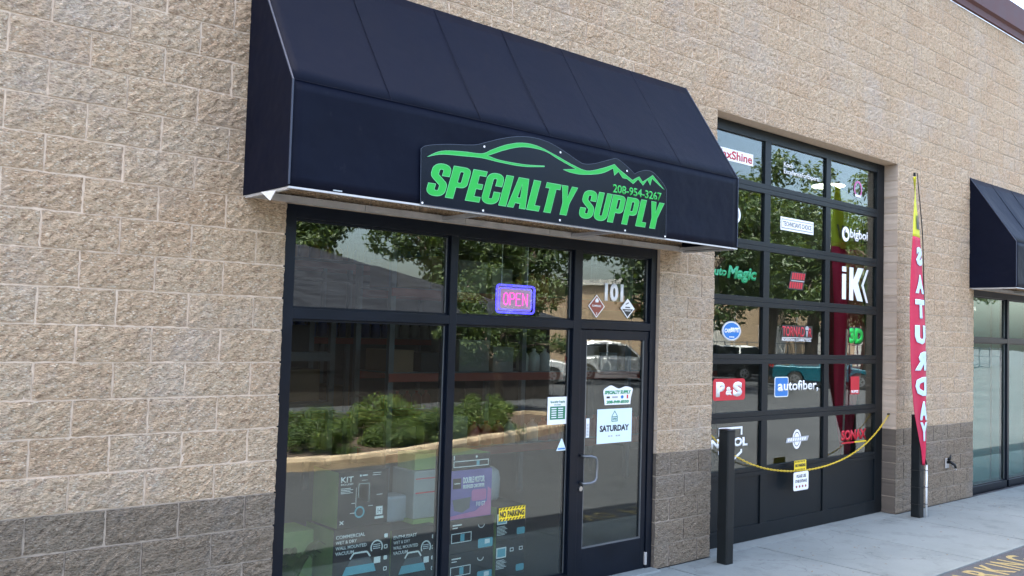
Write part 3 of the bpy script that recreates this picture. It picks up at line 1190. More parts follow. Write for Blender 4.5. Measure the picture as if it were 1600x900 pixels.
decal('large white two-letter decal ending in a thin chevron', 7.5, 2.55, DY, [
    Pg([R4(7.178, 7.268, 2.56, 2.858), R4(7.178, 7.268, 2.885, 2.945)], 'vinyl_white', nm='letter_i'),
    Pg([[(7.345, 2.555), (7.435, 2.555), (7.435, 2.70), (7.53, 2.555), (7.665, 2.55), (7.545, 2.765), (7.675, 2.95), (7.54, 2.95), (7.435, 2.80), (7.435, 2.945), (7.345, 2.945)]], 'vinyl_white', nm='letter_k'),
    Pg([[(7.745, 2.54), (7.79, 2.54), (7.68, 2.745), (7.795, 2.94), (7.75, 2.94), (7.625, 2.745)]], 'vinyl_white', nm='chevron')])
decal('round blue decal with white slanted lettering', 5.025, 2.04, DY, [
    Pg([ellipse(5.025, 2.138, .165, .100)], 'vinyl_grey'), Pg([ellipse(5.025, 2.138, .148, .090)], 'vinyl_white', .0010, 'rim'),
    Pg([ellipse(5.025, 2.138, .138, .084)], 'vinyl_blue', .0020, 'disc'),
    T('CAR', 4.905, 5.005, 2.118, 2.16, 'vinyl_white', .0032, .05, .2), T('BRITE', 5.0, 5.15, 2.126, 2.172, 'vinyl_white', .0032, .05, .2),
    Pg([R4(4.985+.03*k, 5.008+.03*k, 2.072, 2.082) for k in range(3)], 'vinyl_white', .0032, 'print')])
decal('red capitals on black over a small white line of print', 6.23, 2.04, DY, [
    Pg([[(5.925, 2.095), (6.55, 2.095), (6.545, 2.225), (5.94, 2.225)]], 'vinyl_black', nm='shadow_shape'),
    T('TORNAD', 5.945, 6.385, 2.103, 2.212, 'vinyl_red', .0012, .02), T('R', 6.465, 6.535, 2.103, 2.2, 'vinyl_red', .0012, .02),
    Pg([ellipse(6.43, 2.195, .035, .028), [(6.41, 2.18), (6.45, 2.18), (6.437, 2.105), (6.423, 2.105)]], 'vinyl_grey', .0024, 'nozzle'),
    T('PROFESSIONAL CLEANING TOOLS', 5.939, 6.52, 2.05, 2.08, 'vinyl_white', .0004, .01), Pg([R4(5.935, 6.53, 2.087, 2.0915)], 'vinyl_white', .0012, 'rule')])
decal('bright green numeral and letter decal with black outline', 7.52, 2.03, DY, [
    T('3D', 7.342, 7.70, 2.03, 2.242, 'vinyl_black', .0, .14), T('3D', 7.357, 7.685, 2.045, 2.228, 'vinyl_lime', .0014, .075)])
decal('wide red rounded plate decal with big white letters', 5.01, 1.44, DY, [
    Pg([rrect(4.735, 5.275, 1.44, 1.657, .035)], 'vinyl_red'), T('P', 4.785, 4.93, 1.475, 1.625, 'vinyl_white', .0012, .075),
    T('&', 4.945, 5.055, 1.49, 1.575, 'vinyl_white', .0012, .05), T('S', 5.065, 5.225, 1.475, 1.625, 'vinyl_white', .0012, .075)])
decal('white lowercase lettering starting on a blue rounded square', 6.24, 1.45, DY, [
    Pg([rrect(5.81, 6.075, 1.45, 1.665, .025)], 'vinyl_white'), Pg([rrect(5.821, 6.064, 1.459, 1.656, .02)], 'vinyl_blue', .0012, 'square'),
    T('a', 5.87, 5.972, 1.51, 1.592, 'vinyl_white', .0024, .03), T('utofiber,', 5.985, 6.68, 1.498, 1.625, 'vinyl_white', .0024, .02)])
decal('small upright red plate decal with white foot lettering', 7.5, 1.44, DY, [
    Pg([R4(7.40, 7.60, 1.445, 1.655)], 'vinyl_red'), T('RUPES', 7.42, 7.58, 1.458, 1.492, 'vinyl_white', .0012, .04)])
sh_o = [(4.84, 1.17), (5.24, 1.17), (5.24, .905), (5.04, .80), (4.84, .905)]
sh_i = [(4.868, 1.148), (5.212, 1.148), (5.212, .918), (5.04, .828), (4.868, .918)]
decal('white shield outline decal with white capitals behind the bollard', 5.04, .8, DY, [
    Pg([[(4.84, 1.085), (4.84, 1.17), (5.24, 1.17), (5.24, 1.085), (5.214, 1.085), (5.214, 1.148), (4.866, 1.148), (4.866, 1.085)],
        [(4.84, .94), (4.866, .94), (4.866, .92), (5.04, .828), (5.214, .92), (5.214, .94), (5.24, .94), (5.24, .905), (5.04, .80), (4.84, .905)]], 'vinyl_white', nm='shield'),
    T('NASIOL', 4.72, 5.335, .968, 1.06, 'vinyl_white', .0004, .05)])
decal('grey and white oval badge decal with a dark banner', 6.26, .88, DY, [
    Pg([ellipse(6.258, .983, .085, .106), ellipse(6.258, .983, .062, .08)], 'vinyl_white', nm='oval'), Pg([ellipse(6.258, .983, .052, .07)], 'vinyl_white', nm='oval_field'),
    Pg([[(6.04, .952), (6.47, .958), (6.50, 1.012), (6.06, 1.004)]], 'vinyl_grey', .0012, 'banner'),
    Pg([[(6.075+.046*k, .966), (6.105+.046*k, .966), (6.118+.046*k, .998), (6.088+.046*k, .998)] for k in range(8)], 'vinyl_white', .0024, 'lettering')])
decal('red capitals decal with a red and yellow underline', 7.48, .87, DY, [
    T('SONAX', 7.20, 7.78, .905, 1.03, 'vinyl_red', .0004, .05), Pg([R4(7.21, 7.50, .872, .89)], 'vinyl_red', nm='underline'), Pg([R4(7.505, 7.78, .872, .89)], 'vinyl_yellow', nm='underline')])

# ------------------------------------------------------------------ signs and stickers on the shopfront
DY = FY+.042-.0022
decal('white suite number 101 on the pane over the door', 3.14, 2.347, DY, [T('101', 3.02, 3.256, 2.352, 2.508, 'vinyl_white', .0004, .045)], 'number')


def diamond(cx, cz, a, b_):
    return [(cx-a, cz), (cx, cz-b_), (cx+a, cz), (cx, cz+b_)]


decal('brown diamond hazard placard with a flame mark', 2.922, 2.207, DY, [
    Pg([diamond(2.922, 2.302, .100, .098)], 'vinyl_white'), Pg([diamond(2.922, 2.302, .089, .087)], 'placard_brown', .0012, 'field'),
    Pg([[(2.905, 2.335), (2.94, 2.335), (2.945, 2.352), (2.924, 2.375), (2.902, 2.352)]], 'vinyl_white', .0024, 'flame'),
    T('FLAMMABLE', 2.868, 2.976, 2.296, 2.314, 'vinyl_white', .0024, .02), T('3', 2.915, 2.929, 2.228, 2.250, 'vinyl_white', .0024, .02)], 'placard')
decal('white and black diamond hazard placard with a corrosion mark', 3.315, 2.21, DY, [
    Pg([diamond(3.315, 2.298, .092, .088)], 'vinyl_white'),
    Pg([[(3.245, 2.292), (3.315, 2.224), (3.385, 2.292)]], 'vinyl_black', .0012, 'lower_half'),
    Pg([R4(3.285, 3.345, 2.302, 2.312), [(3.29, 2.33), (3.33, 2.345), (3.327, 2.352), (3.287, 2.337)]], 'vinyl_black', .0012, 'mark'),
    T('CORROSIVE', 3.273, 3.357, 2.272, 2.285, 'vinyl_white', .0024, .02)], 'placard')

op = tag(empty('open_sign', (2.033, .11, 2.205)), 'glowing neon OPEN sign with pink letters in a blue frame', 'sign')
OY = .12
world_child(polys('panel', [rrect(1.855, 2.213, 2.228, 2.412, .012)], 'neon_panel', None, OY, .004), op)
for k, (x0, x1, z0, z1) in enumerate(((1.838, 2.230, 2.214, 2.426), (1.866, 2.202, 2.236, 2.404))):
    lp = rrect(x0, x1, z0, z1, .025)
    world_child(MB().tube([(x, OY-.02, z) for x, z in lp+lp[:2]], .0085 if k == 0 else .0045, 6, cap=False).build('tube', 'neon_blue'), op)
nl = {'O': [[(.5, 0), (.15, .12), (0, .5), (.15, .88), (.5, 1), (.85, .88), (1, .5), (.85, .12), (.5, 0), (.3, .05)]],
      'P': [[(0, 0), (0, 1), (.7, 1), (.95, .85), (.95, .65), (.7, .5), (.05, .5)]],
      'E': [[(.9, 1), (0, 1), (0, 0), (.9, 0)], [(.05, .52), (.75, .52)]],
      'N': [[(0, 0), (0, 1), (1, 0), (1, 1)]]}
for k, chn in enumerate('OPEN'):
    mb = MB()
    for pth in nl[chn]:
        mb.tube([(1.908+.067*k+.05*a, OY-.018, 2.272+.096*b_) for a, b_ in pth], .0048, 6)
    world_child(mb.build('letter', 'neon_pink', smooth=True), op)
for x in (1.90, 2.17):
    world_child(MB().tube([(x, OY, 2.42), (x+.01, OY+.01, 2.755)], .0025, 5).build('hanging_cord', 'cord'), op)

decal('white business hours sheet with a green table', 2.49, 1.327, DY, [
    Pg([R4(2.382, 2.603, 1.322, 1.545)], 'vinyl_white'), Pg([R4(2.41, 2.58, 1.362, 1.468)], 'paper_green', .0012, 'table'),
    Pg([R4(2.425+.075*(k % 2), 2.48+.075*(k % 2), 1.375+.018*(k//2), 1.383+.018*(k//2)) for k in range(10)], 'vinyl_white', .0024, 'row'),
    T('Specialty Supply', 2.413, 2.578, 1.492, 1.515, 'paper_green', .0012, .03), T('HOURS', 2.455, 2.53, 1.475, 1.487, 'paper_green', .0012, .02)], 'notice')
decal('small pale triangular alarm sticker low beside the door', 2.548, 1.107, DY, [
    Pg([[(2.492, 1.107), (2.604, 1.107), (2.556, 1.203), (2.545, 1.203)]], 'paper_pale'), Pg([R4(2.51, 2.588, 1.116, 1.128)], 'vinyl_blue', .0012, 'band')], 'sticker')
decal('yellow and black striped NO PARKING sticker on the glass', 2.035, .606, DY, [
    Pg([R4(1.9, 2.17, .604, .706)], 'vinyl_yellow'),
    *[Pg([[(a, z0), (a+.016, z0), (a+.031, z0+.017), (a+.015, z0+.017)]], 'vinyl_black', .0012, 'stripe') for a in [1.902+.0335*k for k in range(8) if 1.902+.0335*k < 2.139] for z0 in (.605, .688)],
    T('NO PARKING', 1.908, 2.162, .630, .680, 'vinyl_black', .0012, .05)], 'sticker')
DY = DYG-.0022
bub = smooth_loop([(3.04, 1.462), (3.365, 1.462), (3.372, 1.52), (3.39, 1.575), (3.385, 1.60), (3.30, 1.618), (3.21, 1.60), (3.12, 1.628), (3.06, 1.612), (3.02, 1.585), (3.03, 1.52)], {0, 1, 2, 10})
decal('white cut-out sticker with green lettering and a phone number on the door', 3.2, 1.46, DY, [
    Pg([bub], 'vinyl_white'), T('SPECIALTY SUPPLY', 3.035, 3.372, 1.553, 1.585, 'vinyl_green', .0012, .06, .2),
    T('208-949-8550', 3.058, 3.345, 1.472, 1.500, 'vinyl_green', .0012, .06, .1),
    Pg([R4(3.06, 3.10, 1.518, 1.535), ], 'vinyl_black', .0012, 'emblem'), Pg([R4(3.13, 3.20, 1.52, 1.534)], 'vinyl_grey', .0012, 'emblem'),
    Pg([ellipse(3.257, 1.527, .018, .015, 14)], 'vinyl_blue', .0012, 'emblem'), Pg([R4(3.315, 3.335, 1.512, 1.545)], 'vinyl_red', .0012, 'emblem')], 'sticker')
hg = [[(3.128, 1.318), (3.205, 1.318), (3.205, 1.362), (3.128, 1.362)], [(3.135, 1.325), (3.198, 1.325), (3.198, 1.355), (3.135, 1.355)],
      [(3.128, 1.364), (3.134, 1.362), (3.1665, 1.403), (3.199, 1.362), (3.205, 1.364), (3.1665, 1.413)]]
decal('pale blue poster reading OPEN SATURDAY on the door', 3.17, 1.139, DY, [
    Pg([R4(2.95, 3.388, 1.136, 1.428)], 'paper_pale'), Pg(hg, 'paper_green', .0012, 'hanging_board'), T('OPEN', 3.139, 3.194, 1.331, 1.349, 'paper_green', .0012, .04),
    T('SATURDAY', 2.985, 3.355, 1.235, 1.29, 'vinyl_black', .0012, .045), Pg([R4(3.09+.032*k, 3.112+.032*k, 1.19, 1.202) for k in (0, 1, 3, 4)], 'vinyl_grey', .0012, 'print')], 'poster')
decal('narrow white barcode sticker beside the door stile', 2.838, 1.2, DY, [
    Pg([R4(2.818, 2.857, 1.198, 1.357)], 'vinyl_white'), Pg([R4(2.824, 2.85, 1.21+.012*k, 1.216+.012*k) for k in range(9)], 'vinyl_grey', .0012, 'print')], 'sticker')


# ------------------------------------------------------------------ posts, chain and flag
def post(x, y, h, label, rot):
    p = tag(empty('bollard', (x, y, 0)), label, 'bollard', 'black square bollards beside the overhead door')
    p.rotation_euler = (0, 0, rot)
    s = .056
    sq = rrect(-s, s, -s, s, .014, 3)
    MB().prism(sq, lambda a, b_, t: (a, b_, t), 0.001, h-.016).build('shaft', 'black_post', p)
    MB().prism(rrect(-s-.002, s+.002, -s-.002, s+.002, .015, 3), lambda a, b_, t: (a, b_, t), h-.016, h).build('top_cap', 'black_post', p, bevel=.006)
    return p


post(4.385, -.232, 1.222, 'black steel bollard standing free in front of the block pier', 0.0)
post(8.20, -.235, 1.215, 'black steel bollard with the feather flag strapped to it', 0.0)

ch = tag(empty('barrier_chain', (6.3, .085, .67)), 'sagging yellow plastic chain strung across the overhead door', 'chain')
A_, D_, sag_ = Vector((4.478, .085, 1.195)), Vector((8.122, .085, 1.195)), .535


def chain_pt(t):
    p = A_.lerp(D_, t)
    c = 2.2
    p.z -= sag_*(1-(math.cosh(c*(2*t-1))-1)/(math.cosh(c)-1))
    return p


lk = MB()
n_l = 118
for i in range(n_l):
    p0, p1 = chain_pt(i/n_l), chain_pt((i+1)/n_l)
    d = (p1-p0).normalized()
    side = Vector((0, 1, 0)) if i % 2 else d.cross(Vector((0, 1, 0)))
    c = (p0+p1)/2
    hl, hw = (p1-p0).length*.72, .0085
    path = []
    for k in range(10):
        a = 2*math.pi*k/9
        path.append(c + d*hl*math.cos(a) + side*hw*math.sin(a))
    lk.tube(path, .0027, 5, cap=False)
world_child(lk.build('links', 'chain_yellow', smooth=True), ch)
for x in (4.476, 8.124):
    s = 1 if x < 6 else -1
    world_child(MB().tube([(x-s*.004, .085, 1.195), (x+s*.03, .085, 1.197)], .011, 10).build('anchor', 'black_post'), ch)

tx, tz = 6.13, chain_pt((6.13-4.478)/3.644).z
tg = tag(empty('warning_tag', (tx, .07, tz)), 'small yellow warning tag with black stripes clipped on the chain', 'tag')
M70 = face_m(.070)
world_child(polys('plate', [rrect(tx-.115, tx+.115, tz+.005, tz+.115, .01)], 'vinyl_yellow', None, .070, .0015), tg)
for k in range(7):
    for z0 in (tz+.008, tz+.094):
        world_child(polys('stripe', [[(tx-.11+.029*k, z0), (tx-.095+.029*k, z0), (tx-.085+.029*k, z0+.018), (tx-.10+.029*k, z0+.018)]], 'vinyl_black', None, .0675, .0004), tg)
world_child(text('lettering', 'NO PARKING', tx-.1, tx+.1, tz+.045, tz+.08, 'vinyl_black', None, .0672, .05), tg)
hs = tag(empty('hanging_notice', (tx+.03, .07, tz-.22)), 'white plastic notice hanging from the chain asking to use other entrance', 'notice')
nx0, nx1, nz0, nz1 = tx-.125, tx+.165, tz-.205, tz-.008
world_child(polys('plate', [rrect(nx0, nx1, nz0, nz1, .022)], 'vinyl_white', None, .071, .002), hs)
world_child(text('lettering', 'PLEASE USE', nx0+.055, nx1-.05, nz1-.062, nz1-.028, 'vinyl_black', None, .0682, .03), hs)
world_child(text('lettering', 'OTHER ENTRANCE', nx0+.03, nx1-.03, nz1-.115, nz1-.082, 'vinyl_black', None, .0682, .03), hs)
world_child(polys('dots', [ellipse(nx0+.055+.06*k, nz0+.042, .016, .014, 12) for k in range(4)], 'placard_brown', None, .0684, .0003), hs)

fl = tag(empty('feather_flag', (8.27, -.30, 0)), 'tall red and yellow feather flag with pale letters spelling SATURDAY backwards', 'flag')


def fl_x(z):
    """flag outline in the plane of the facade: left and right edge by height"""
    kl = [(.62, 8.195), (.80, 8.15), (1.0, 8.05), (1.28, 7.915), (1.6, 7.83), (1.9, 7.79), (2.3, 7.775), (2.6, 7.78), (3.0, 7.81), (3.35, 7.845), (3.6, 7.86), (3.85, 7.89), (4.05, 7.925)]
    kr = [(.62, 8.205), (.80, 8.225), (1.0, 8.235), (1.28, 8.235), (1.9, 8.245), (2.3, 8.225), (2.6, 8.20), (3.0, 8.16), (3.35, 8.12), (3.6, 8.065), (3.85, 8.0), (4.05, 7.945)]
    r = []
    for kk in (kl, kr):
        for (z0, x0), (z1, x1) in zip(kk[:-1], kk[1:]):
            if z <= z1 or z1 == 4.05:
                t = max(0, min(1, (z-z0)/(z1-z0)))
                r.append(x0+(x1-x0)*t)
                break
    return r


def fl_p(s, z):
    a, b_ = fl_x(z)
    y = -.30 + .02*math.sin(s*3.6+z*1.1) - .05*(1-s)*math.exp(-((z-1.9)/1.2)**2) + .004*math.sin(s*9+z*3)
    return (a+(b_-a)*s, y, z)


for name, z0, z1, mt in (('red_cloth', .62, 3.33, 'flag_red'), ('yellow_cloth', 3.33, 4.05, 'flag_yellow')):
    mb = MB()
    nz, ns = int((z1-z0)/.04), 14
    for i in range(nz+1):
        for j in range(ns+1):
            mb.v.append(fl_p(j/ns, z0+(z1-z0)*i/nz))
    for i in range(nz):
        for j in range(ns):
            q = i*(ns+1)+j
            mb.face((q, q+1, q+ns+2, q+ns+1))
    o = world_child(mb.build(name, mt, smooth=True), fl)
    md = o.modifiers.new('thickness', 'SOLIDIFY')
    md.thickness = .0015
for lt, zc in (('S', 3.10), ('A', 2.77), ('T', 2.475), ('U', 2.17), ('R', 1.86), ('D', 1.56), ('A', 1.27), ('Y', 1.02)):
    cu = bpy.data.curves.new('letter', 'FONT')
    cu.body = lt
    cu.offset = .07
    cu.resolution_u = 2
    cu.dimensions = '2D'
    tmp = bpy.data.objects.new('tmp', cu)
    col.objects.link(tmp)
    bpy.context.view_layer.update()
    me = bpy.data.meshes.new_from_object(tmp.evaluated_get(bpy.context.evaluated_depsgraph_get()))
    bpy.data.objects.remove(tmp)
    bm = bmesh.new()
    bm.from_mesh(me)
    bmesh.ops.triangulate(bm, faces=bm.faces)
    for _ in range(3):
        bmesh.ops.subdivide_edges(bm, edges=[e for e in bm.edges if e.calc_length() > .09], cuts=1, use_grid_fill=True)
        bmesh.ops.triangulate(bm, faces=bm.faces)
    xs_ = [v.co.x for v in bm.verts]
    ys_ = [v.co.y for v in bm.verts]
    hh = .225
    for v in bm.verts:
        u = (v.co.x-min(xs_))/(max(xs_)-min(xs_))
        q = (v.co.y-min(ys_))/(max(ys_)-min(ys_))
        z = zc-hh/2+hh*q
        a, b_ = fl_x(z)
        # the print shows through from the other side, so it reads mirrored
        xw = max(.30, 1.0-.30*max(0, (1.45-zc)/.5)) if zc < 1.45 else 1.0
        s0, s1 = (.22, .93) if zc > 1.45 else (.42, .96)
        x, y, z = fl_p(s1-(s1-s0)*u, z)
        v.co = (x, y-.008, z)
    bm.to_mesh(me)
    bm.free()
    me.materials.clear()
    me.materials.append(MATS['flag_blue'])
    o = bpy.data.objects.new('letter', me)
    col.objects.link(o)
    world_child(o, fl)
    md = o.modifiers.new('thickness', 'SOLIDIFY')
    md.thickness = .0008
for z0, z1, s0, s1 in ((3.42, 3.58, .30, .48), (3.42, 3.58, .56, .74)):
    mb = MB()
    for i in range(6):
        for j in range(3):
            x, y, z = fl_p(s0+(s1-s0)*j/2, z0+(z1-z0)*i/5)
            mb.v.append((x, y-.011, z))
    for i in range(5):
        for j in range(2):
            q = i*3+j
            mb.face((q, q+1, q+4, q+3))
    o = world_child(mb.build('print', 'flag_dark'), fl)
    md = o.modifiers.new('thickness', 'SOLIDIFY')
    md.thickness = .0008
world_child(MB().tube([(8.285, -.305, .002), (8.285, -.305, .62)], .0115, 10).build('pole', 'white_trim', smooth=True), fl)
pts = [(8.285, -.305, .62)]
for i in range(1, 26):
    z = .62+(4.09-.62)*i/25
    pts.append((fl_x(min(z, 4.05))[1]+.012, -.305+.02*math.sin(z), z))
world_child(MB().tube(pts, [.010-.005*i/25 for i in range(26)], 8).build('pole', 'black_post', smooth=True), fl)
world_child(MB().tube([(pts[-1][0]-.006, -.29, 4.06), (pts[-1][0]-.006, -.29, 4.10)], .014, 8).build('tip_cap', 'black_post'), fl)
st = rrect(8.20-.062, 8.20+.102, -.325, -.172, .03, 3)
for z in (.16, .36, .56):
    world_child(MB().tube([(x, y, z+.004*math.sin(x*40)) for x, y in st+st[:2]], .0035, 5, cap=False).build('strap', 'rubber'), fl)

hb = tag(empty('hose_bib', (9.51, 0, .5)), 'wall hydrant with a hooded cover low on the dark painted blocks', 'tap')
world_child(MB().box(9.46, 9.56, -.022, -.006, .45, .58).build('plate', 'galvanised', bevel=.006), hb)
world_child(MB().tube([(9.51, -.02, .53), (9.51, -.07, .53), (9.52, -.11, .50), (9.53, -.12, .46)], [.022, .02, .017, .015], 10).build('spout', 'black_post', smooth=True), hb)
world_child(MB().tube([(9.48, -.05, .56), (9.505, -.06, .60), (9.51, -.065, .63)], [.022, .014, .006], 8).build('hood', 'black_post', smooth=True), hb)
world_child(MB().tube([(9.53, -.06, .50), (9.59, -.10, .43)], [.012, .008], 8).build('lever', 'galvanised'), hb)

# painted words on the asphalt beside the walk
MP = Matrix(((1, 0, 0, 0), (0, 1, 0, 0), (0, 0, 1, -.0105), (0, 0, 0, 1)))
pk = tag(empty('road_marking', (6.3, -1.8, -.012)), 'worn yellow words NO PARKING painted on the asphalt', 'marking')
for ch_, x0, x1 in (('N', 4.72, 4.92), ('O', 4.99, 5.2), ('P', 5.45, 5.64), ('A', 5.70, 5.93), ('R', 6.0, 6.2), ('K', 6.26, 6.47), ('I', 6.525, 6.565), ('N', 6.63, 6.83), ('G', 6.92, 7.14)):
    cu = bpy.data.curves.new('letter', 'FONT')
    cu.body = ch_
    cu.offset = .02
    cu.dimensions = '2D'
    tmp = bpy.data.objects.new('tmp', cu)
    col.objects.link(tmp)
    bpy.context.view_layer.update()
    me = bpy.data.meshes.new_from_object(tmp.evaluated_get(bpy.context.evaluated_depsgraph_get()))
    bpy.data.objects.remove(tmp)
    xs_ = [v.co.x for v in me.vertices]
    ys_ = [v.co.y for v in me.vertices]
    for v in me.vertices:
        v.co = (x0+(x1-x0)*(v.co.x-min(xs_))/(max(xs_)-min(xs_)), -1.97+.305*(v.co.y-min(ys_))/(max(ys_)-min(ys_)), -.0105)
    me.materials.clear()
    me.materials.append(MATS['road_paint'])
    o = bpy.data.objects.new('letter', me)
    col.objects.link(o)
    world_child(o, pk)

# leaf litter on the walk
lr = random.Random(9)
lit = MB()
for i in range(90):
    x, y = lr.uniform(3.6, 11.5), -lr.random()**1.3*1.5-.03
    if i < 16:
        x, y = 6.15+lr.gauss(0, .12), -.72+lr.gauss(0, .06)
    s, a = lr.uniform(.008, .022), lr.uniform(0, 6.28)
    c, s_ = math.cos(a), math.sin(a)
    n = len(lit.v)
    for p, q in ((-1, 0), (0, -.35), (1, 0), (0, .35)):
        lit.v.append((x+s*(p*c-q*s_), y+s*(p*s_+q*c), .004+lr.uniform(0, .006)))
    lit.face((n, n+1, n+2, n+3))
tag(lit.build('leaf_litter', 'dry_leaf'), 'scattered dry leaf litter on the sidewalk', 'leaf litter', kind='stuff')


# ------------------------------------------------------------------ inside the shop
def room(x0, x1, y1, zc, wallm):
    tag(MB().box(x0, x1, .31, y1, -.30, -.003).build('shop_floor', 'room_floor'), 'plain concrete shop floor', kind='structure')
    tag(MB().box(x0, x1, .20, y1, zc, zc+.1).build('shop_ceiling', 'room_ceiling'), 'dark shop ceiling', kind='structure')
    m = MB()
    m.box(x0-.1, x0, .20, y1, -.2, zc)
    m.box(x1, x1+.1, .20, y1, -.2, zc)
    m.box(x0-.1, x1+.1, y1, y1+.1, -.2, zc)
    tag(m.build('shop_wall', wallm), 'inner walls of the shop', kind='structure')


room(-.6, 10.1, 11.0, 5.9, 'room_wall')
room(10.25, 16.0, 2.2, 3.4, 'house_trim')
plain('blind_teal', (0.10, 0.165, 0.16), 0.8, var=0.08, scale=2)
for x0, x1 in ((10.46, 11.70), (11.76, 12.97), (13.06, 13.93)):
    tag(MB().box(x0, x1, .30, .306, .08, 2.72).build('roller_blind', 'blind_teal'), {10.46: 'pale teal roller blind in the window next to the block wall', 11.76: 'pale teal roller blind in the middle of the neighbouring window', 13.06: 'narrow pale teal roller blind at the far side of the neighbouring window'}[x0], 'blind', 'blinds in the neighbouring window')


def carton(name, label, x0, x1, y0, dp, z0, z1, mats, group=None, art=()):
    c = tag(empty(name, ((x0+x1)/2, y0+dp/2, z0)), label, 'box', group)
    mb = MB().box(x0, x1, y0, y0+dp, z0, z1, 0)
    mb.m[5] = 1     # left side
    mb.m[1] = 2     # top
    world_child(mb.build('carton', mats, bevel=.003), c)
    for a in art:
        world_child(a, c)
    return c


CY = .40
t2 = lambda s, x0, x1, z0, z1, m='print_white', b=.012: text('print', s, x0, x1, z0, z1, m, None, CY-.0016, b)
p2 = lambda loops, m='print_white', nm='print', dy=.0014: polys(nm, loops, m, None, CY-dy, .0004)


def lineart(x, z, s):
    """line drawing of the upright cleaner printed on the kit box"""
    w_ = .004*s
    o = []
    for a, b_ in (((-.06, .05), (-.06, .17)), ((-.06, .17), (.05, .17)), ((.05, .17), (.05, .0)), ((-.085, .14), (-.085, -.04)), ((-.03, .20), (.03, .20))):
        (ax, az), (bx, bz) = a, b_
        o.append(stroke([(x+ax*s, z+az*s), (x+bx*s, z+bz*s)], w_))
    return o


kit = [t2('KIT', .70, .80, .955, .995), t2('INCLUDED', .70, .80, .935, .947, b=.0), p2(lineart(.895, .80, .8)),
       p2([ellipse(.86, .735, .042, .042), ellipse(.86, .735, .030, .030)], 'print_cyan'),
       p2([R4(.70, .78+.02*(k % 2), .91-.011*k, .914-.011*k) for k in range(4)]), p2([R4(1.0, 1.05, .845, .849), R4(.79, .82, .80, .804), R4(.78, .83, .73, .734), R4(.93, .97, .77, .774)]),
       p2([R4(1.0, 1.055, .70, .76)]), p2([R4(1.012+.012*i, 1.02+.012*i, .712+.012*j, .72+.012*j) for i in range(3) for j in range(3) if (i*j+i) % 2 == 0], 'card_black', 'print', .0022),
       p2([R4(.99, 1.065, .672, .688)]), p2([ellipse(.86, .995, .008, .008, 12), R4(.875, .92, .991, 1.0)]), p2([R4(.96, 1.03, .99, .9935), R4(.965, 1.035, 1.005, 1.0085)]),
       p2([stroke([(.70, .685), (.73, .66)], .006)]), p2([stroke([(.70, .66), (.73, .685)], .006)], dy=.0018)]
carton('product_box', 'grey-black carton printed KIT standing on the vacuum boxes in the window', .678, 1.10, CY, .36, .632, 1.03, ['card_black', 'card_green', 'card_black'], art=kit)


def vac(x0, wd, top, head):
    """print of the wall mounted vacuum boxes"""
    a = x0+.02
    L = [t2(head, a, a+.24*wd/.48, top-.055, top-.03), t2('WET & DRY', a, a+.17*wd/.48, top-.092, top-.07, b=.0), t2('WALL MOUNTED', a, a+.255*wd/.48, top-.132, top-.108), t2('VACUUM', a, a+.15*wd/.48, top-.17, top-.146)]
    cx, cz = x0+.19*wd/.48+.03, top-.32
    k = wd/.48
    L.append(p2([[(cx-.14*k, cz), (cx+.14*k, cz), (cx+.12*k, cz+.06), (cx-.11*k, cz+.06)]], 'print_cyan'))
    L.append(p2([[(cx-.10*k, cz+.062), (cx+.11*k, cz+.062), (cx+.085*k, cz+.11), (cx-.07*k, cz+.11)]], 'print_grey'))
    L.append(p2([stroke(fillet([(cx-.08*k, cz+.112), (cx-.05*k, cz+.15), (cx+.06*k, cz+.15), (cx+.09*k, cz+.112)], .02), .012)]))
    ex, ez = x0+.362*k, top-.15
    arc = [(ex+.048*k*math.cos(R(t)), ez+.048*math.sin(R(t))) for t in range(-30, 211, 12)]
    L.append(p2([stroke(arc, .010)]))
    L.append(p2([R4(ex-.03*k, ex+.03*k, ez-.01+.014*i, ez-.005+.014*i) for i in range(3)]))
    L.append(p2([R4(ex-.02*k, ex+.035*k, ez-.115, ez-.07)]))
    for i in range(4):
        L.append(p2([rrect(x0+.425*k, x0+.455*k, top-.09-.08*i, top-.06-.08*i, .006, 2)] + ([rrect(x0+.431*k, x0+.449*k, top-.084-.08*i, top-.066-.08*i, .004, 2)] if i % 2 else [])))
    return L


carton('product_box', 'large black carton printed COMMERCIAL wall mounted vacuum', .655, 1.135, CY, .40, .06, .626, ['card_black', 'card_green', 'card_black'], art=vac(.655, .48, .615, 'COMMERCIAL'))
carton('product_box', 'black carton printed ENTHUSIAST wall mounted vacuum', 1.142, 1.56, CY, .40, .06, .565, ['card_black', 'card_green', 'card_black'], art=vac(1.142, .42, .555, 'ENTHUSIAST'))
carton('storage_box', 'green carton behind a leafy plant at the window corner', .30, .62, .62, .3, .06, .60, ['card_green', 'card_green', 'card_green'])
carton('storage_box', 'white carton with thin red print lines in the window', 1.415, 1.70, .52, .3, .60, .965, ['card_white', 'card_white', 'card_white'],
       art=[polys('print', [R4(1.43, 1.69, .90, .908), R4(1.43, 1.69, .79, .80)], 'vinyl_red', None, .5186, .0004)])
carton('storage_box', 'yellow-green carton under the white carton in the window', 1.40, 1.72, .50, .34, .06, .595, ['card_green', 'card_green', 'card_green'])
carton('storage_box', 'small yellow-green carton on top of the white carton', 1.43, 1.69, .54, .24, .968, 1.09, ['card_green', 'card_green', 'card_green'])
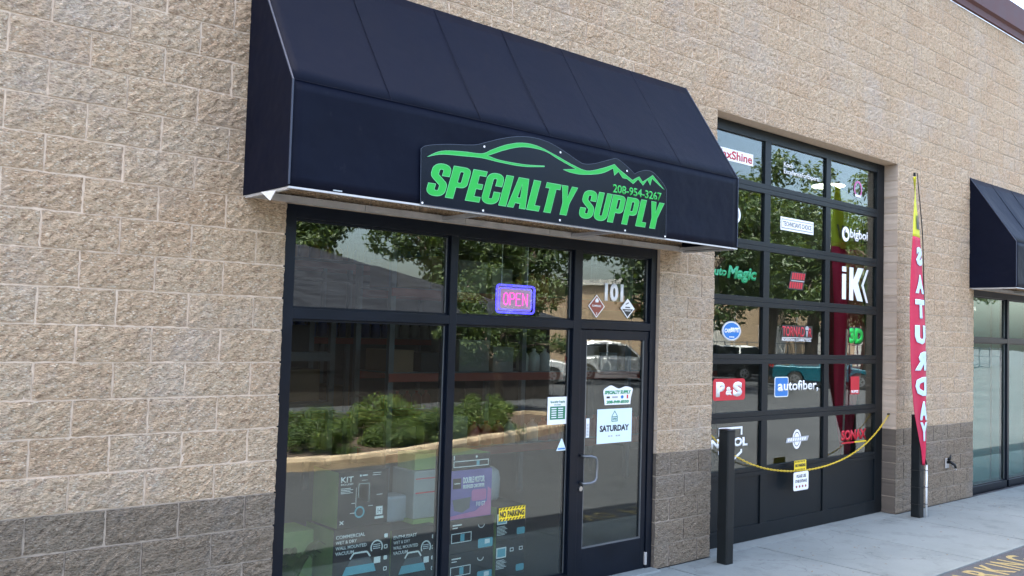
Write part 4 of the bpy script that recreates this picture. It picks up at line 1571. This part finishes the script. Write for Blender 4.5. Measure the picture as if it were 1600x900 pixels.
pur = [t2('DOUBLE MOTOR', 1.80, 2.02, .855, .905, b=.04), t2('BRUSHLESS CAR DRYER', 1.80, 2.02, .815, .845, b=.04), t2('F10 GT', 1.94, 2.03, .665, .70),
       p2([R4(1.70, 1.78, .82, .90)], 'card_black'), p2([R4(1.71, 1.77, .857, .863)], dy=.0024),
       p2([rrect(1.89, 2.04, .71, .80, .02)], 'card_pink'), p2([[(1.70, .735), (1.88, .745), (1.87, .66), (1.80, .63), (1.72, .65)]], 'print_grey'),
       p2([[(1.685, .585), (2.09, .585), (2.09, .79), (2.055, .81), (2.05, .70), (1.93, .63), (1.685, .61)]], 'card_pink', dy=.0008)]
carton('product_box', 'purple and pink carton printed DOUBLE MOTOR car dryer', 1.68, 2.096, CY, .36, .580, .96, ['card_purple', 'card_purple', 'card_purple'], art=pur)
fr_ = lambda x0, x1, z0, z1: [R4(x0, x1, z0, z1), R4(x0+.006, x1-.006, z0+.006, z1-.006)]
carton('product_box', 'flat black carton with a thin framed label on the purple carton', 1.672, 2.075, CY, .34, .962, 1.085, ['card_black', 'card_black', 'card_green'],
       art=[p2(fr_(1.70, 2.055, .985, 1.035)), p2([R4(1.93, 1.96, .993, 1.027)], 'print_cyan'), p2([ellipse(1.93, 1.06, .010, .010, 12), R4(1.70, 1.71, 1.045, 1.078)])])
for i, (z0, z1) in enumerate(((.318, .576), (.06, .316))):
    carton('product_box', ['black carton with mint corner label under the purple carton', 'lowest black carton with mint corner label on the shop floor'][i], 1.685, 2.13, CY, .4, z0, z1, ['card_black', 'card_black', 'card_black'],
           art=[p2([R4(1.71, 1.80, z1-.045, z1-.035), R4(1.71, 1.76, z1-.065, z1-.058)]), p2([rrect(1.97, 2.122, z0+.012, z0+.085, .012, 3)], 'print_cyan'),
                p2([R4(2.04, 2.09, z0+.04, z0+.075)], 'print_white', dy=.0022), p2(fr_(1.70, 1.90, z0+.08, z0+.155)), p2([R4(1.79, 1.83, z0+.09, z0+.145)], 'print_cyan'),
                p2([stroke([(2.0+.03*math.cos(R(t)), z1-.06+.025*math.sin(R(t))) for t in range(180, 361, 20)], .006)])])
for i, (z0, z1) in enumerate(((.36, .63), (.06, .358))):
    carton('product_box', ['black carton with a mint square label beside the sticker', 'lowest black carton with a mint square label by the door'][i], 2.155, 2.475, CY, .4, z0, z1, ['card_black', 'card_green', 'card_black'],
           art=[p2([R4(2.165, 2.27, z1-.14, z1-.055)]), p2([R4(2.175, 2.26, z1-.13, z1-.065)], 'print_cyan', dy=.0022), p2([rrect(2.38, 2.468, z0+.03, z0+.085, .012, 3)], 'print_cyan'),
                p2([R4(2.165, 2.25+.012*(k % 3), z1-.16-.011*k, z1-.156-.011*k) for k in range(7)]), p2(fr_(2.31, 2.35, z1-.10, z1-.07) + fr_(2.41, 2.45, z1-.10, z1-.07))])
jug = lambda nm, lb, x, y, z, r, h, mt, grp=None: tag(MB().lathe([(r*.9, 0), (r, .02*h), (r, .62*h), (r*.75, .78*h), (r*.3, .86*h), (r*.3, .94*h), (r*.34, .945*h), (r*.34, h)], 0, 0, 0, 12).build(nm, mt, smooth=True), lb, 'bottle', grp)
o = tag(MB().lathe([(.10, 0), (.115, .02), (.12, .18), (.105, .24), (.06, .27), (.0, .275)], 2.30, .72, .64, 18).build('bucket', 'plastic_cloudy', smooth=True), 'pale cloudy plastic tub behind the black cartons', 'tub')
o = tag(MB().prism(rrect(-.16, .16, 0, .2, .05), lambda p, q, t: (1.30+p, .62+t, .57+q), 0, .18).build('plastic_bag', 'plastic_cloudy', smooth=False, bevel=.02), 'cloudy plastic wrapped pack beside the kit carton', 'pack')

# potted plant at the window corner
pl = tag(empty('potted_plant', (.28, .33, 0)), 'broad leaved green plant at the bottom corner of the window', 'plant')
world_child(MB().lathe([(.09, 0), (.12, .22), (.125, .24), (.10, .24), (.10, .22)], .28, .33, 0.0, 16).build('pot', 'card_black', smooth=True), pl)
pr = random.Random(3)
for i in range(15):
    a, ln = pr.uniform(0, 6.28), pr.uniform(.25, .40)
    mb = MB()
    for k in range(6):
        t = k/5
        rr = ln*t*.75
        z = .22+ln*1.1*math.sin(t*2.0)*.9
        wd = .055*math.sin(math.pi*min(1, t*.9+.08))
        for s_ in (-1, 0, 1):
            mb.v.append((.28+rr*math.cos(a)-s_*wd*math.sin(a), .33+rr*.45*math.sin(a)+s_*wd*math.cos(a)*.6, z+(0 if s_ else -.008)))
    for k in range(5):
        for s_ in range(2):
            q = k*3+s_
            mb.face((q, q+1, q+4, q+3))
    world_child(mb.build('leaf', 'shrub_leaf', smooth=True), pl)

# pallet racks with stock
stock = random.Random(21)
BC = [('bottle_white', 'white'), ('bottle_red', 'red'), ('bottle_amber', 'amber'), ('bottle_blue', 'blue')]
plain('card_grey', (0.17, 0.17, 0.165), 0.7)
CC = [('card_kraft', 'brown'), ('card_grey', 'grey'), ('card_black', 'black')]


def rack(x0, x1, y0, dp, levels, h, label, where, beamm):
    r = tag(empty('pallet_rack', ((x0+x1)/2, y0+dp/2, 0)), label, 'rack', 'racks inside the shop')
    nb = max(1, round((x1-x0)/2.2))
    for i in range(nb+1):
        x = x0+(x1-x0)*i/nb
        for y in (y0, y0+dp-.06):
            world_child(MB().box(x-.035, x+.035, y, y+.06, 0, h).build('upright', 'rack_steel'), r)
    for z in levels:
        for y in (y0-.012, y0+dp-.05):
            world_child(MB().box(x0-.03, x1+.03, y, y+.045, z-.11, z-.012).build('beam', beamm), r)
        world_child(MB().box(x0, x1, y0+.04, y0+dp-.05, z-.012, z).build('deck', 'rack_steel'), r)
    for li, z in enumerate(levels):
        x = x0+.08
        sh_ = ['bottom', 'second', 'third', 'top'][li] if len(levels) == 4 else ['bottom', 'middle', 'top'][li]
        kind = stock.random()
        while x < x1-.25:
            if kind < .55:
                mt, cn = stock.choice(CC)
                w_, hh, d_ = stock.uniform(.28, .5), stock.uniform(.22, .42), dp*.75
                c = tag(MB().box(-w_/2, w_/2, 0, d_, 0, hh).build('carton', mt, bevel=.004), '%s carton on the %s shelf of the %s' % (cn, sh_, where), 'box', '%s cartons, %s shelf of the %s' % (cn, sh_, where))
                c.location = (x+w_/2, y0+.05+stock.uniform(0, .06), z)
                x += w_+stock.uniform(.02, .12)
            else:
                mt, cn = BC[(li*3+stock.randrange(2)) % 4]
                for k in range(3):
                    o = jug('jug', '%s plastic jug on the %s shelf of the %s' % (cn, sh_, where), 0, 0, 0, .085, .30, mt, '%s jugs, %s shelf of the %s' % (cn, sh_, where))
                    o.location = (x+.1, y0+.12, z)
                    x += .2
                    if x > x1-.2:
                        break
            if stock.random() < .3:
                kind = stock.random()


rack(3.2, 9.4, 3.6, .8, [.62, 1.55, 2.55, 3.65], 4.3, 'tall steel pallet rack with red beams standing across the shop', 'red beamed rack', 'rack_red')
rack(.3, 3.0, 4.6, .6, [.55, 1.15, 1.75], 2.2, 'low steel shelf rack behind the left window', 'low window rack', 'rack_steel')
rack(1.0, 7.0, 7.6, .9, [.7, 1.9, 3.1], 4.0, 'steel pallet rack against the rear of the shop', 'rear rack', 'rack_red')

# ceiling lamps
for x, y in ((.9, 1.3), (2.5, 1.3), (6.2, 2.2)):
    l_ = tag(empty('strip_light', (x, y, 3.5)), {.9: 'lit strip light inside behind the left shop window', 2.5: 'lit strip light inside near the entrance door', 6.2: 'lit strip light inside behind the overhead door'}[x], 'lamp', 'strip lights inside the shop')
    world_child(MB().box(x-.6, x+.6, y-.07, y+.07, 3.5, 3.512).build('diffuser', 'lamp_glow'), l_)
    world_child(MB().box(x-.63, x+.63, y-.09, y+.09, 3.513, 3.56).build('housing', 'white_trim'), l_)
    for dx in (-.5, .5):
        world_child(MB().tube([(x+dx, y, 3.56), (x+dx, y, 5.9)], .004, 5).build('cable', 'black_post'), l_)
for x, y, z, r_, lb in ((9.55, 1.75, 4.36, .26, 'round lit high-bay lamp hanging behind the overhead door'), (5.2, 6.2, 4.6, .2, 'round lit high-bay lamp hanging over the rear rack')):
    l_ = tag(empty('ceiling_lamp', (x, y, z)), lb, 'lamp')
    world_child(MB().lathe([(r_*.9, -.012), (r_*.9, 0)], x, y, z, 24).build('diffuser', 'lamp_glow'), l_)
    world_child(MB().lathe([(r_, 0), (r_*.96, .05), (r_*.4, .14), (.05, .17)], x, y, z+.001, 24).build('reflector', 'galvanised', smooth=True), l_)
    world_child(MB().tube([(x, y, z+.17), (x, y, 5.9)], .008, 6).build('cord', 'black_post'), l_)

# feather flag kept inside behind the overhead door
fi = tag(empty('feather_flag', (8.1, .75, 0)), 'yellow and red feather flag leaning inside behind the overhead door', 'flag')
KI = [(.60, 8.27, 8.38), (.9, 8.20, 8.42), (1.1, 8.157, 8.45), (1.5, 8.116, 8.52), (1.85, 8.09, 8.66), (2.25, 8.06, 8.67), (2.55, 8.02, 8.665), (3.27, 7.86, 8.74), (3.68, 7.80, 8.74), (3.87, 7.78, 8.66), (3.96, 7.77, 8.42), (4.0, 7.76, 8.22), (4.03, 7.76, 7.9)]


def ki(z):
    for (za, la, ra), (zb_, lb_, rb) in zip(KI[:-1], KI[1:]):
        if z <= zb_+1e-6:
            t = max(0, (z-za)/(zb_-za))
            return la+(lb_-la)*t, ra+(rb-ra)*t
    return KI[-1][1:]


for nm, z0, z1, mt in (('red_cloth', .60, 3.27, 'flag_red'), ('yellow_cloth', 3.27, 4.03, 'flag_yellow')):
    mb = MB()
    for i in range(25):
        z = z0+(z1-z0)*i/24
        xl, xr_ = ki(z)
        for j in range(9):
            s = j/8
            mb.v.append((xl+(xr_-xl)*s, .75+.06*math.sin(s*9+z*1.1), z))
    for i in range(24):
        for j in range(8):
            q = i*9+j
            mb.face((q, q+1, q+10, q+9))
    o = world_child(mb.build(nm, mt, smooth=True), fi)
    md = o.modifiers.new('thickness', 'SOLIDIFY')
    md.thickness = .002
world_child(text('lettering', 'WASH', 7.90, 8.66, 3.36, 3.55, 'flag_dark', None, .675, .03), fi)
world_child(MB().tube([(8.32, .76, 0), (8.40, .77, .6), (8.54, .77, 1.5), (8.69, .77, 2.25), (8.76, .77, 3.27), (8.76, .77, 3.68), (8.68, .77, 3.89), (8.44, .77, 3.98), (8.22, .77, 4.02), (7.76, .77, 4.05)], .016, 8).build('pole', 'black_post', smooth=True), fi)
wo = tag(empty('broom', (8.35, .9, 0)), 'pale broom handle leaning inside behind the green decal', 'broom')
world_child(MB().tube([(7.95, .55, 2.22), (8.30, .8, .08)], .013, 8).build('handle', 'house_trim', smooth=True), wo)
world_child(MB().box(8.16, 8.46, .77, .84, 0, .10).build('head', 'card_black', bevel=.01), wo)

# ------------------------------------------------------------------ across the lot: kerbed island, shrubs, trees, cars, houses
isl = [(2.1, -6.9), (2.6, -6.55), (3.4, -6.38), (4.5, -6.3), (5.6, -6.5), (6.5, -6.8), (7.5, -7.15), (8.7, -7.55), (9.9, -8.0), (11.2, -8.6), (12.2, -9.4), (12.4, -10.3), (11.6, -10.9), (8.0, -10.6), (4.4, -10.1), (2.4, -9.4), (1.8, -8.4), (1.75, -7.5)]
il = smooth_loop(isl, set())
tag(MB().prism([(x, y) for x, y in il][::-1], lambda p, q, t: (p, q, t), -.05, .10).build('island_bed', 'mulch'), 'mulch bed of the kerbed parking island', kind='structure')
kb = MB()
prof = [(.0, -.05), (.0, .10), (.025, .145), (.07, .155), (.15, .155), (.15, .05)]
n = len(il)
cen = Vector((sum(p[0] for p in il)/n, sum(p[1] for p in il)/n))
nrm = []
for i in range(n):
    a, b_ = Vector(il[i-1]), Vector(il[(i+1) % n])
    d = (b_-a).normalized()
    m_ = Vector((-d.y, d.x))
    if m_.dot(cen-Vector(il[i])) < 0:
        m_ = -m_
    nrm.append(m_)
for i in range(n):
    for o_, z in prof:
        p = Vector(il[i])+nrm[i]*(o_-.02)
        kb.v.append((p.x, p.y, z*1.15))
for i in range(n):
    for k in range(len(prof)-1):
        j = (i+1) % n
        q = len(prof)
        kb.face((i*q+k, j*q+k, j*q+k+1, i*q+k+1))
tag(kb.build('kerb', 'kerb_concrete'), 'pale concrete kerb round the planted parking island', kind='structure')


def leafmesh(centres, n, size, seed, mat, flat=.6):
    """many small folded leaves spread round clump centres (x,y,z,radius)"""
    r = random.Random(seed)
    mb = MB()
    wts = [c[3]**2 for c in centres]
    for _ in range(n):
        c = r.choices(centres, wts)[0]
        d = Vector((r.gauss(0, 1), r.gauss(0, 1), r.gauss(0, 1))).normalized()*(r.random()**.4)*c[3]
        p = Vector((c[0]+d.x, c[1]+d.y, c[2]+d.z*.8))
        nn = (d.normalized()+Vector((r.gauss(0, .6), r.gauss(0, .6), r.gauss(.5, .5)))).normalized()
        a = nn.orthogonal().normalized()
        a.rotate(Matrix.Rotation(r.uniform(0, 6.28), 3, nn))
        b_ = nn.cross(a)
        s = size*r.uniform(.6, 1.3)
        k = len(mb.v)
        mb.v += [tuple(p-a*s), tuple(p-b_*s*.42+nn*s*.1), tuple(p+a*s), tuple(p+b_*s*.42+nn*s*.1)]
        mb.face((k, k+1, k+2))
        mb.face((k, k+2, k+3))
    return mb.mesh('crown', mat)


def shrub_mesh(seed, r_, h):
    r = random.Random(seed)
    cs = []
    for i in range(48):
        a, q = r.uniform(0, 6.28), r.random()**.5*r_*.8
        cs.append((q*math.cos(a), q*math.sin(a), h*r.uniform(.06, .75*(1-.6*(q/r_)**2)), r.uniform(.14, .22)))
    return leafmesh(cs, 12000, .024, seed, 'shrub_leaf')


SH = [shrub_mesh(1, .72, .78), shrub_mesh(2, .78, .92), shrub_mesh(5, .55, .55)]
stem = MB()
for i in range(5):
    a = i*1.257
    stem.tube([(0, 0, 0), (.12*math.cos(a), .12*math.sin(a), .2), (.3*math.cos(a), .3*math.sin(a), .42)], [.02, .015, .008], 6)
stem_me = stem.mesh('stem', 'bark')
for x, y, k, s, lb in ((3.3, -7.45, 0, .80, 'small rounded green shrub at the rounded end of the kerbed island'), (4.45, -7.45, 1, .88, 'full green shrub second along the island kerb'), (5.95, -7.75, 2, 1.0, 'low green shrub third along the island kerb'),
                       (7.05, -7.95, 0, 1.05, 'broad green shrub fourth along the island kerb'), (8.5, -8.5, 1, 1.22, 'tall rounded green shrub fifth along the island kerb'), (5.1, -8.9, 1, 1.0, 'green shrub in the second row of the island'), (6.7, -9.2, 0, 1.35, 'broad green shrub in the second row of the island'), (3.2, -8.9, 2, 1.1, 'low green shrub in the second row of the island')):
    o = tag(empty('shrub', (x, y+.22, .09), x*3), lb, 'shrub', 'shrubs on the kerbed island')
    o.scale = (s*.95, s*.95, s*.86)
    for nm, me in (('crown', SH[k]), ('stem', stem_me)):
        c = bpy.data.objects.new(nm, me)
        col.objects.link(c)
        c.parent = o


def tree_meshes(seed, h, spread, leaves, lsize, lean=0.0, weep=0.0):
    r = random.Random(seed)
    tk = MB()
    th = h*.32
    rad = h*.026
    tk.tube([(0, 0, -.1), (lean*.2, 0, th*.4), (lean*.6, .05, th*.8), (lean, .05, th)], [rad*1.35, rad*1.05, rad*.95, rad*.85], 10)
    cs = []
    for i in range(9):
        a = i*2.4+r.uniform(-.3, .3)
        el = r.uniform(.35, 1.1)
        ln = h*r.uniform(.28, .46)
        p0 = Vector((lean, .05, th*r.uniform(.82, 1.0)))
        d = Vector((math.cos(a)*math.cos(el)*spread, math.sin(a)*math.cos(el)*spread, math.sin(el)))
        p1 = p0+d*ln*.5+Vector((0, 0, .1*ln))
        p2_ = p0+d*ln+Vector((0, 0, r.uniform(-.1, .1)*ln))
        tk.tube([p0, p1, p2_], [rad*.55, rad*.34, rad*.12], 6)
        cs.append((*p2_, h*r.uniform(.07, .11)))
        for j in range(5):
            q = p1.lerp(p2_, r.uniform(.0, 1.0))+Vector((r.gauss(0, .09), r.gauss(0, .09), r.gauss(.02, .07)))*h
            tk.tube([p1.lerp(p2_, .4), q], [rad*.16, rad*.05], 5)
            cs.append((*q, h*r.uniform(.05, .095)))
            if weep:
                for w_ in range(2):
                    cs.append((q.x+r.gauss(0, .03)*h, q.y+r.gauss(0, .03)*h, q.z-h*r.uniform(.06, .16)*weep, h*r.uniform(.035, .06)))
    cs.append((lean, 0, h*.85, h*.1))
    return tk.mesh('trunk', 'bark'), leafmesh(cs, leaves, lsize, seed+50, 'tree_leaf')


TR = [tree_meshes(3, 13.0, 1.15, 15000, .16, .3, 1.0), tree_meshes(8, 9.0, 1.1, 11000, .13, -.7), tree_meshes(14, 11.0, .9, 12000, .15, .2)]
tree_n = [0]


def tree(x, y, k, s, rz, lb):
    o = tag(empty('tree', (x, y, -.02), rz), lb, 'tree', 'trees beyond the parking lot')
    o.scale = (s, s, s)
    for nm, me in zip(('trunk', 'crown'), TR[k]):
        c = bpy.data.objects.new(nm, me)
        col.objects.link(c)
        c.parent = o


tree(42.0, -21.0, 0, 1.0, .4, 'tall spreading tree behind the parked teal car')
tree(27.6, -18.2, 0, .95, 2.1, 'tall spreading tree beside the parked white pickup')
tree(35.75, -19.5, 2, 1.12, 1.0, 'full tree between the parked teal car and the warehouse fence')
tree(12.7, -12.6, 1, .47, 0.2, 'small leaning tree just behind the kerbed island')
tree(4.5, -29.5, 1, .95, 1.7, 'leaning tree behind the left part of the dark roofed house')
tree(28.5, -31.5, 1, 1.15, 2.6, 'leaning tree at the right end of the dark roofed house')
tree(14.6, -31.0, 2, 1.08, .9, 'full tree behind the ridge of the dark roofed house')
tree(-8.0, -27.0, 0, .9, .3, 'tall tree near the lot entrance')
tree(28.5, -36.0, 0, 1.1, 1.3, 'tall tree behind the silver car')
tree(58.0, -26.0, 0, 1.2, 2.9, 'tall tree at the far end of the lot')
tree(85.0, -34.0, 2, 1.5, 2.2, 'large tree beyond the far end of the lot')
tree(-20.0, -16.0, 2, 1.0, 2.0, 'full tree at the lot boundary')

# dark roofed house
ho = tag(empty('house', (8, -20, 0)), 'low dark brown house with a grey shingled hip roof across the lot', 'house')
X0, X1, Y0, Y1, ZE, YR, ZR = -4.0, 17.2, -25.5, -15.6, 2.42, -20.4, 4.62
world_child(MB().box(X0, X1, Y0, Y1, -.1, ZE).build('wall', 'house_wall'), ho)
rf = MB()
e = .6
rf.v = [(X0-e, Y0-e, ZE), (X1+e, Y0-e, ZE), (X1+e, Y1+e, ZE), (X0-e, Y1+e, ZE), (X0+3.5, YR, ZR), (X1-6.2, YR, ZR-.02)]
for f in ((3, 2, 5, 4), (1, 0, 4, 5), (2, 1, 5), (0, 3, 4), (0, 1, 2, 3)):
    rf.face(f)
ro = world_child(rf.build('roof', 'roof_shingle'), ho)
for z in [ZE+.20*i for i in range(1, 11)]:
    t = (z-ZE)/(ZR-ZE)
    y = Y1+e+(YR-Y1-e)*t
    xa, xb = X0-e+(3.5+e)*t, X1+e-(6.2+e)*t
    c = MB().box(xa+.1, xb-.1, y-.02, y+.06, z-.012, z+.022).build('shingle_course', 'roof_shingle', ro)
    c.matrix_parent_inverse = Matrix.Translation(-Vector(ho.location))
for x in (-1.0, 3.0, 8.0, 13.2):
    wn_ = world_child(MB().box(x, x+1.5, Y1-.02, Y1+.05, .9, 2.1).build('window', 'house_wall'), ho)
    c = MB().box(x+.08, x+1.42, Y1+.051, Y1+.06, .98, 2.02).build('pane', 'car_glass', wn_)
    c.matrix_parent_inverse = Matrix.Translation(-Vector(ho.location))
world_child(MB().box(5.6, 6.6, Y1-.02, Y1+.05, 0, 2.1).build('door', 'rack_steel'), ho)
wh = tag(empty('warehouse', (62, -38, 0)), 'beige flat roofed warehouse behind the far trees', 'building')
world_child(MB().box(44, 92, -46, -33, -.1, 5.6).build('wall', 'beige_wall'), wh)
world_child(MB().box(43.8, 92.2, -46.2, -32.8, 5.6, 5.95).build('roof_edge', 'house_trim'), wh)
for i in range(6):
    w_ = world_child(MB().box(48+7*i, 51.5+7*i, -33.01, -32.95, 0, 3.2).build('shutter_door', 'house_trim'), wh)
for i in range(12):
    world_child(MB().box(44+4*i, 44.12+4*i, -33.0, -32.93, 0.0, 5.6).build('pilaster', 'house_trim'), wh)
fe = tag(empty('fence', (55, -30, 0)), 'dark rail fence in front of the beige warehouse', 'fence')
for i in range(22):
    world_child(MB().box(40+2.5*i, 40.07+2.5*i, -30.6, -30.53, 0, 1.9).build('post', 'rack_steel'), fe)
for z in (.3, 1.05, 1.8):
    world_child(MB().box(40, 92.5, -30.59, -30.54, z, z+.05).build('rail', 'rack_steel'), fe)


# cars
def car(name, label, cat, x, y, rz, paint, prof, cabin, ln, wd):
    """body from a side profile with tucked ends, tapered glasshouse, wheels, lamps"""
    c = tag(empty(name, (x, y, -.013), rz), label, cat, 'vehicles parked across the lot')
    hw = wd/2
    mb = MB()
    secs = [(-hw, .90, .02), (-hw*.97, 1.0, 0), (hw*.97, 1.0, 0), (hw, .90, .02)]
    k = len(prof)
    for yy, sc_, up_ in secs:
        for px, pz in prof:
            mb.v.append((px*(1 if sc_ == 1 else .985), yy, .62+(pz-.62)*sc_+up_*0))
    for s in range(3):
        for i in range(k):
            j = (i+1) % k
            mb.face((s*k+i, s*k+j, (s+1)*k+j, (s+1)*k+i))
    mb.face([i for i in reversed(range(k))])
    mb.face([3*k+i for i in range(k)])
    mb.build('body', paint, c, bevel=.03)
    cb = MB()
    kk = len(cabin)
    zt = max(z for _, z in cabin)
    zb = min(z for _, z in cabin)
    for s in (-1, 1):
        for px, pz in cabin:
            t = (pz-zb)/(zt-zb)
            cb.v.append((px, s*hw*(.95-.17*t), pz))
    for i in range(kk):
        j = (i+1) % kk
        cb.face((i, j, kk+j, kk+i))
    cb.face([i for i in reversed(range(kk))])
    cb.face([kk+i for i in range(kk)])
    cb.build('cabin', paint, c, bevel=.04)
    # glass: inset side windows and screens
    def side(s, a, b_, t0, t1, nm):
        g_ = MB()
        (xa0, xa1), (xb0, xb1) = a, b_
        for px, t in ((xa0, t0), (xb0, t0), (xb1, t1), (xa1, t1)):
            g_.v.append((px, s*(hw*(.95-.17*t)+.006), zb+(zt-zb)*t))
        g_.face((0, 1, 2, 3) if s < 0 else (3, 2, 1, 0))
        o = g_.build(nm, 'car_glass', c)
        md = o.modifiers.new('t', 'SOLIDIFY')
        md.thickness = .004
    xr0, xr1 = cabin[0][0], cabin[1][0]
    xf1, xf0 = cabin[-2][0], cabin[-1][0]
    L = lambda u, v, t: u+(v-u)*t
    for s in (-1, 1):
        mid = L(xr0, xf0, .5)
        side(s, (L(xr0, xr1, .16)+.15, L(xr0, xr1, .86)+.12), (mid-.04, mid-.04), .16, .86, 'side_window')
        side(s, (mid+.04, mid+.04), (L(xf0, xf1, .16)-.15, L(xf0, xf1, .86)-.10), .16, .86, 'side_window')
    for (xa, xb, nm, sg) in ((xf0, xf1, 'windscreen', 1), (xr0, xr1, 'rear_window', -1)):
        g_ = MB()
        for yy, t in ((-1, .12), (1, .12), (1, .9), (-1, .9)):
            g_.v.append((L(xa, xb, t)+sg*.012, yy*hw*(.95-.17*t-.08), zb+(zt-zb)*t+.006))
        g_.face((0, 1, 2, 3))
        o = g_.build(nm, 'car_glass', c)
        md = o.modifiers.new('t', 'SOLIDIFY')
        md.thickness = .004
    rw = .35
    for px in (-ln*.29, ln*.30):
        for s in (-1, 1):
            wl = MB().tube([(px, s*(hw-.20), rw), (px, s*(hw+.012), rw)], rw, 22).build('wheel', 'rubber', c)
            MB().tube([(px, s*(hw+.005), rw), (px, s*(hw+.022), rw)], rw*.66, 16).build('rim', 'steel', wl)
            for q in range(5):
                a = q*1.2566
                MB().tube([(px+.12*math.cos(a), s*(hw+.0225), rw+.12*math.sin(a)), (px+.12*math.cos(a), s*(hw+.025), rw+.12*math.sin(a))], .045, 8).build('rim_slot', 'rubber', wl)
    for s in (-1, 1):
        yy = s*hw*.74
        MB().box(ln/2-.10, ln/2-.015, yy-.16, yy+.16, .70, .82).build('headlight', 'house_trim', c, bevel=.02)
        MB().box(-ln/2+.01, -ln/2+.07, yy-.13, yy+.13, .82, 1.02).build('tail_light', 'lamp_red', c, bevel=.02)
        MB().box(L(xf0, xf1, .1)-.16, L(xf0, xf1, .1)-.02, s*(hw*.99)-.06+s*.07, s*(hw*.99)+.06+s*.07, zb+.06, zb+.2).build('mirror', paint, c, bevel=.03)
    return c


def arch_prof(ln, deck, hood, tail):
    """side profile with wheel arches"""
    h = ln/2
    pts = [(-h, .48), (-h+.02, .75), (-h+.05, tail), (-h+.5, deck), (h*.36, deck), (h*.52, hood), (h-.25, hood-.10), (h-.03, hood-.25), (h, .55), (h-.05, .34)]
    for cx in (ln*.30, -ln*.29):
        for a in range(0, 181, 20):
            pts.append((cx+.41*math.cos(R(a)), .35+.41*math.sin(R(a))-.03))
        if cx > 0:
            pts += [(.3, .27), (-.3, .27)]
    pts += [(-h+.06, .34)]
    return pts


SUV_P = arch_prof(4.65, 1.02, .98, .98)
SUV_C = [(-2.18, 1.0), (-1.86, 1.60), (-1.2, 1.70), (-.1, 1.72), (.42, 1.66), (1.22, 1.0)]
SED_P = arch_prof(4.6, .94, .90, .92)
SED_C = [(-1.65, .92), (-.95, 1.38), (-.5, 1.44), (.0, 1.44), (.35, 1.38), (1.15, .9)]
car('parked_car', 'silver sport utility car parked side-on between the pale one and the fence', 'car', 28.8, -23.4, .74, 'car_silver', SUV_P, SUV_C, 4.65, 1.86)
car('parked_car', 'white sport utility car parked far behind the silver ones', 'car', 36.4, -30.6, .74, 'car_white', SUV_P, SUV_C, 4.65, 1.86)
car('parked_car', 'pale silver sport utility car parked beyond the end of the dark roofed house', 'car', 22.4, -23.0, .74, 'car_silver', SUV_P, SUV_C, 4.65, 1.86)
car('parked_car', 'dark teal car parked under the tall tree', 'car', 34.6, -15.9, .9, 'car_teal', SED_P, SED_C, 4.6, 1.82)
car('parked_car', 'white sport utility car parked in front of the warehouse fence', 'car', 40.5, -24.0, .85, 'car_white', SUV_P, SUV_C, 4.65, 1.86)
car('parked_car', 'black sport utility car beside the warehouse fence', 'car', 35.5, -22.5, .85, 'car_black', SUV_P, SUV_C, 4.65, 1.86)
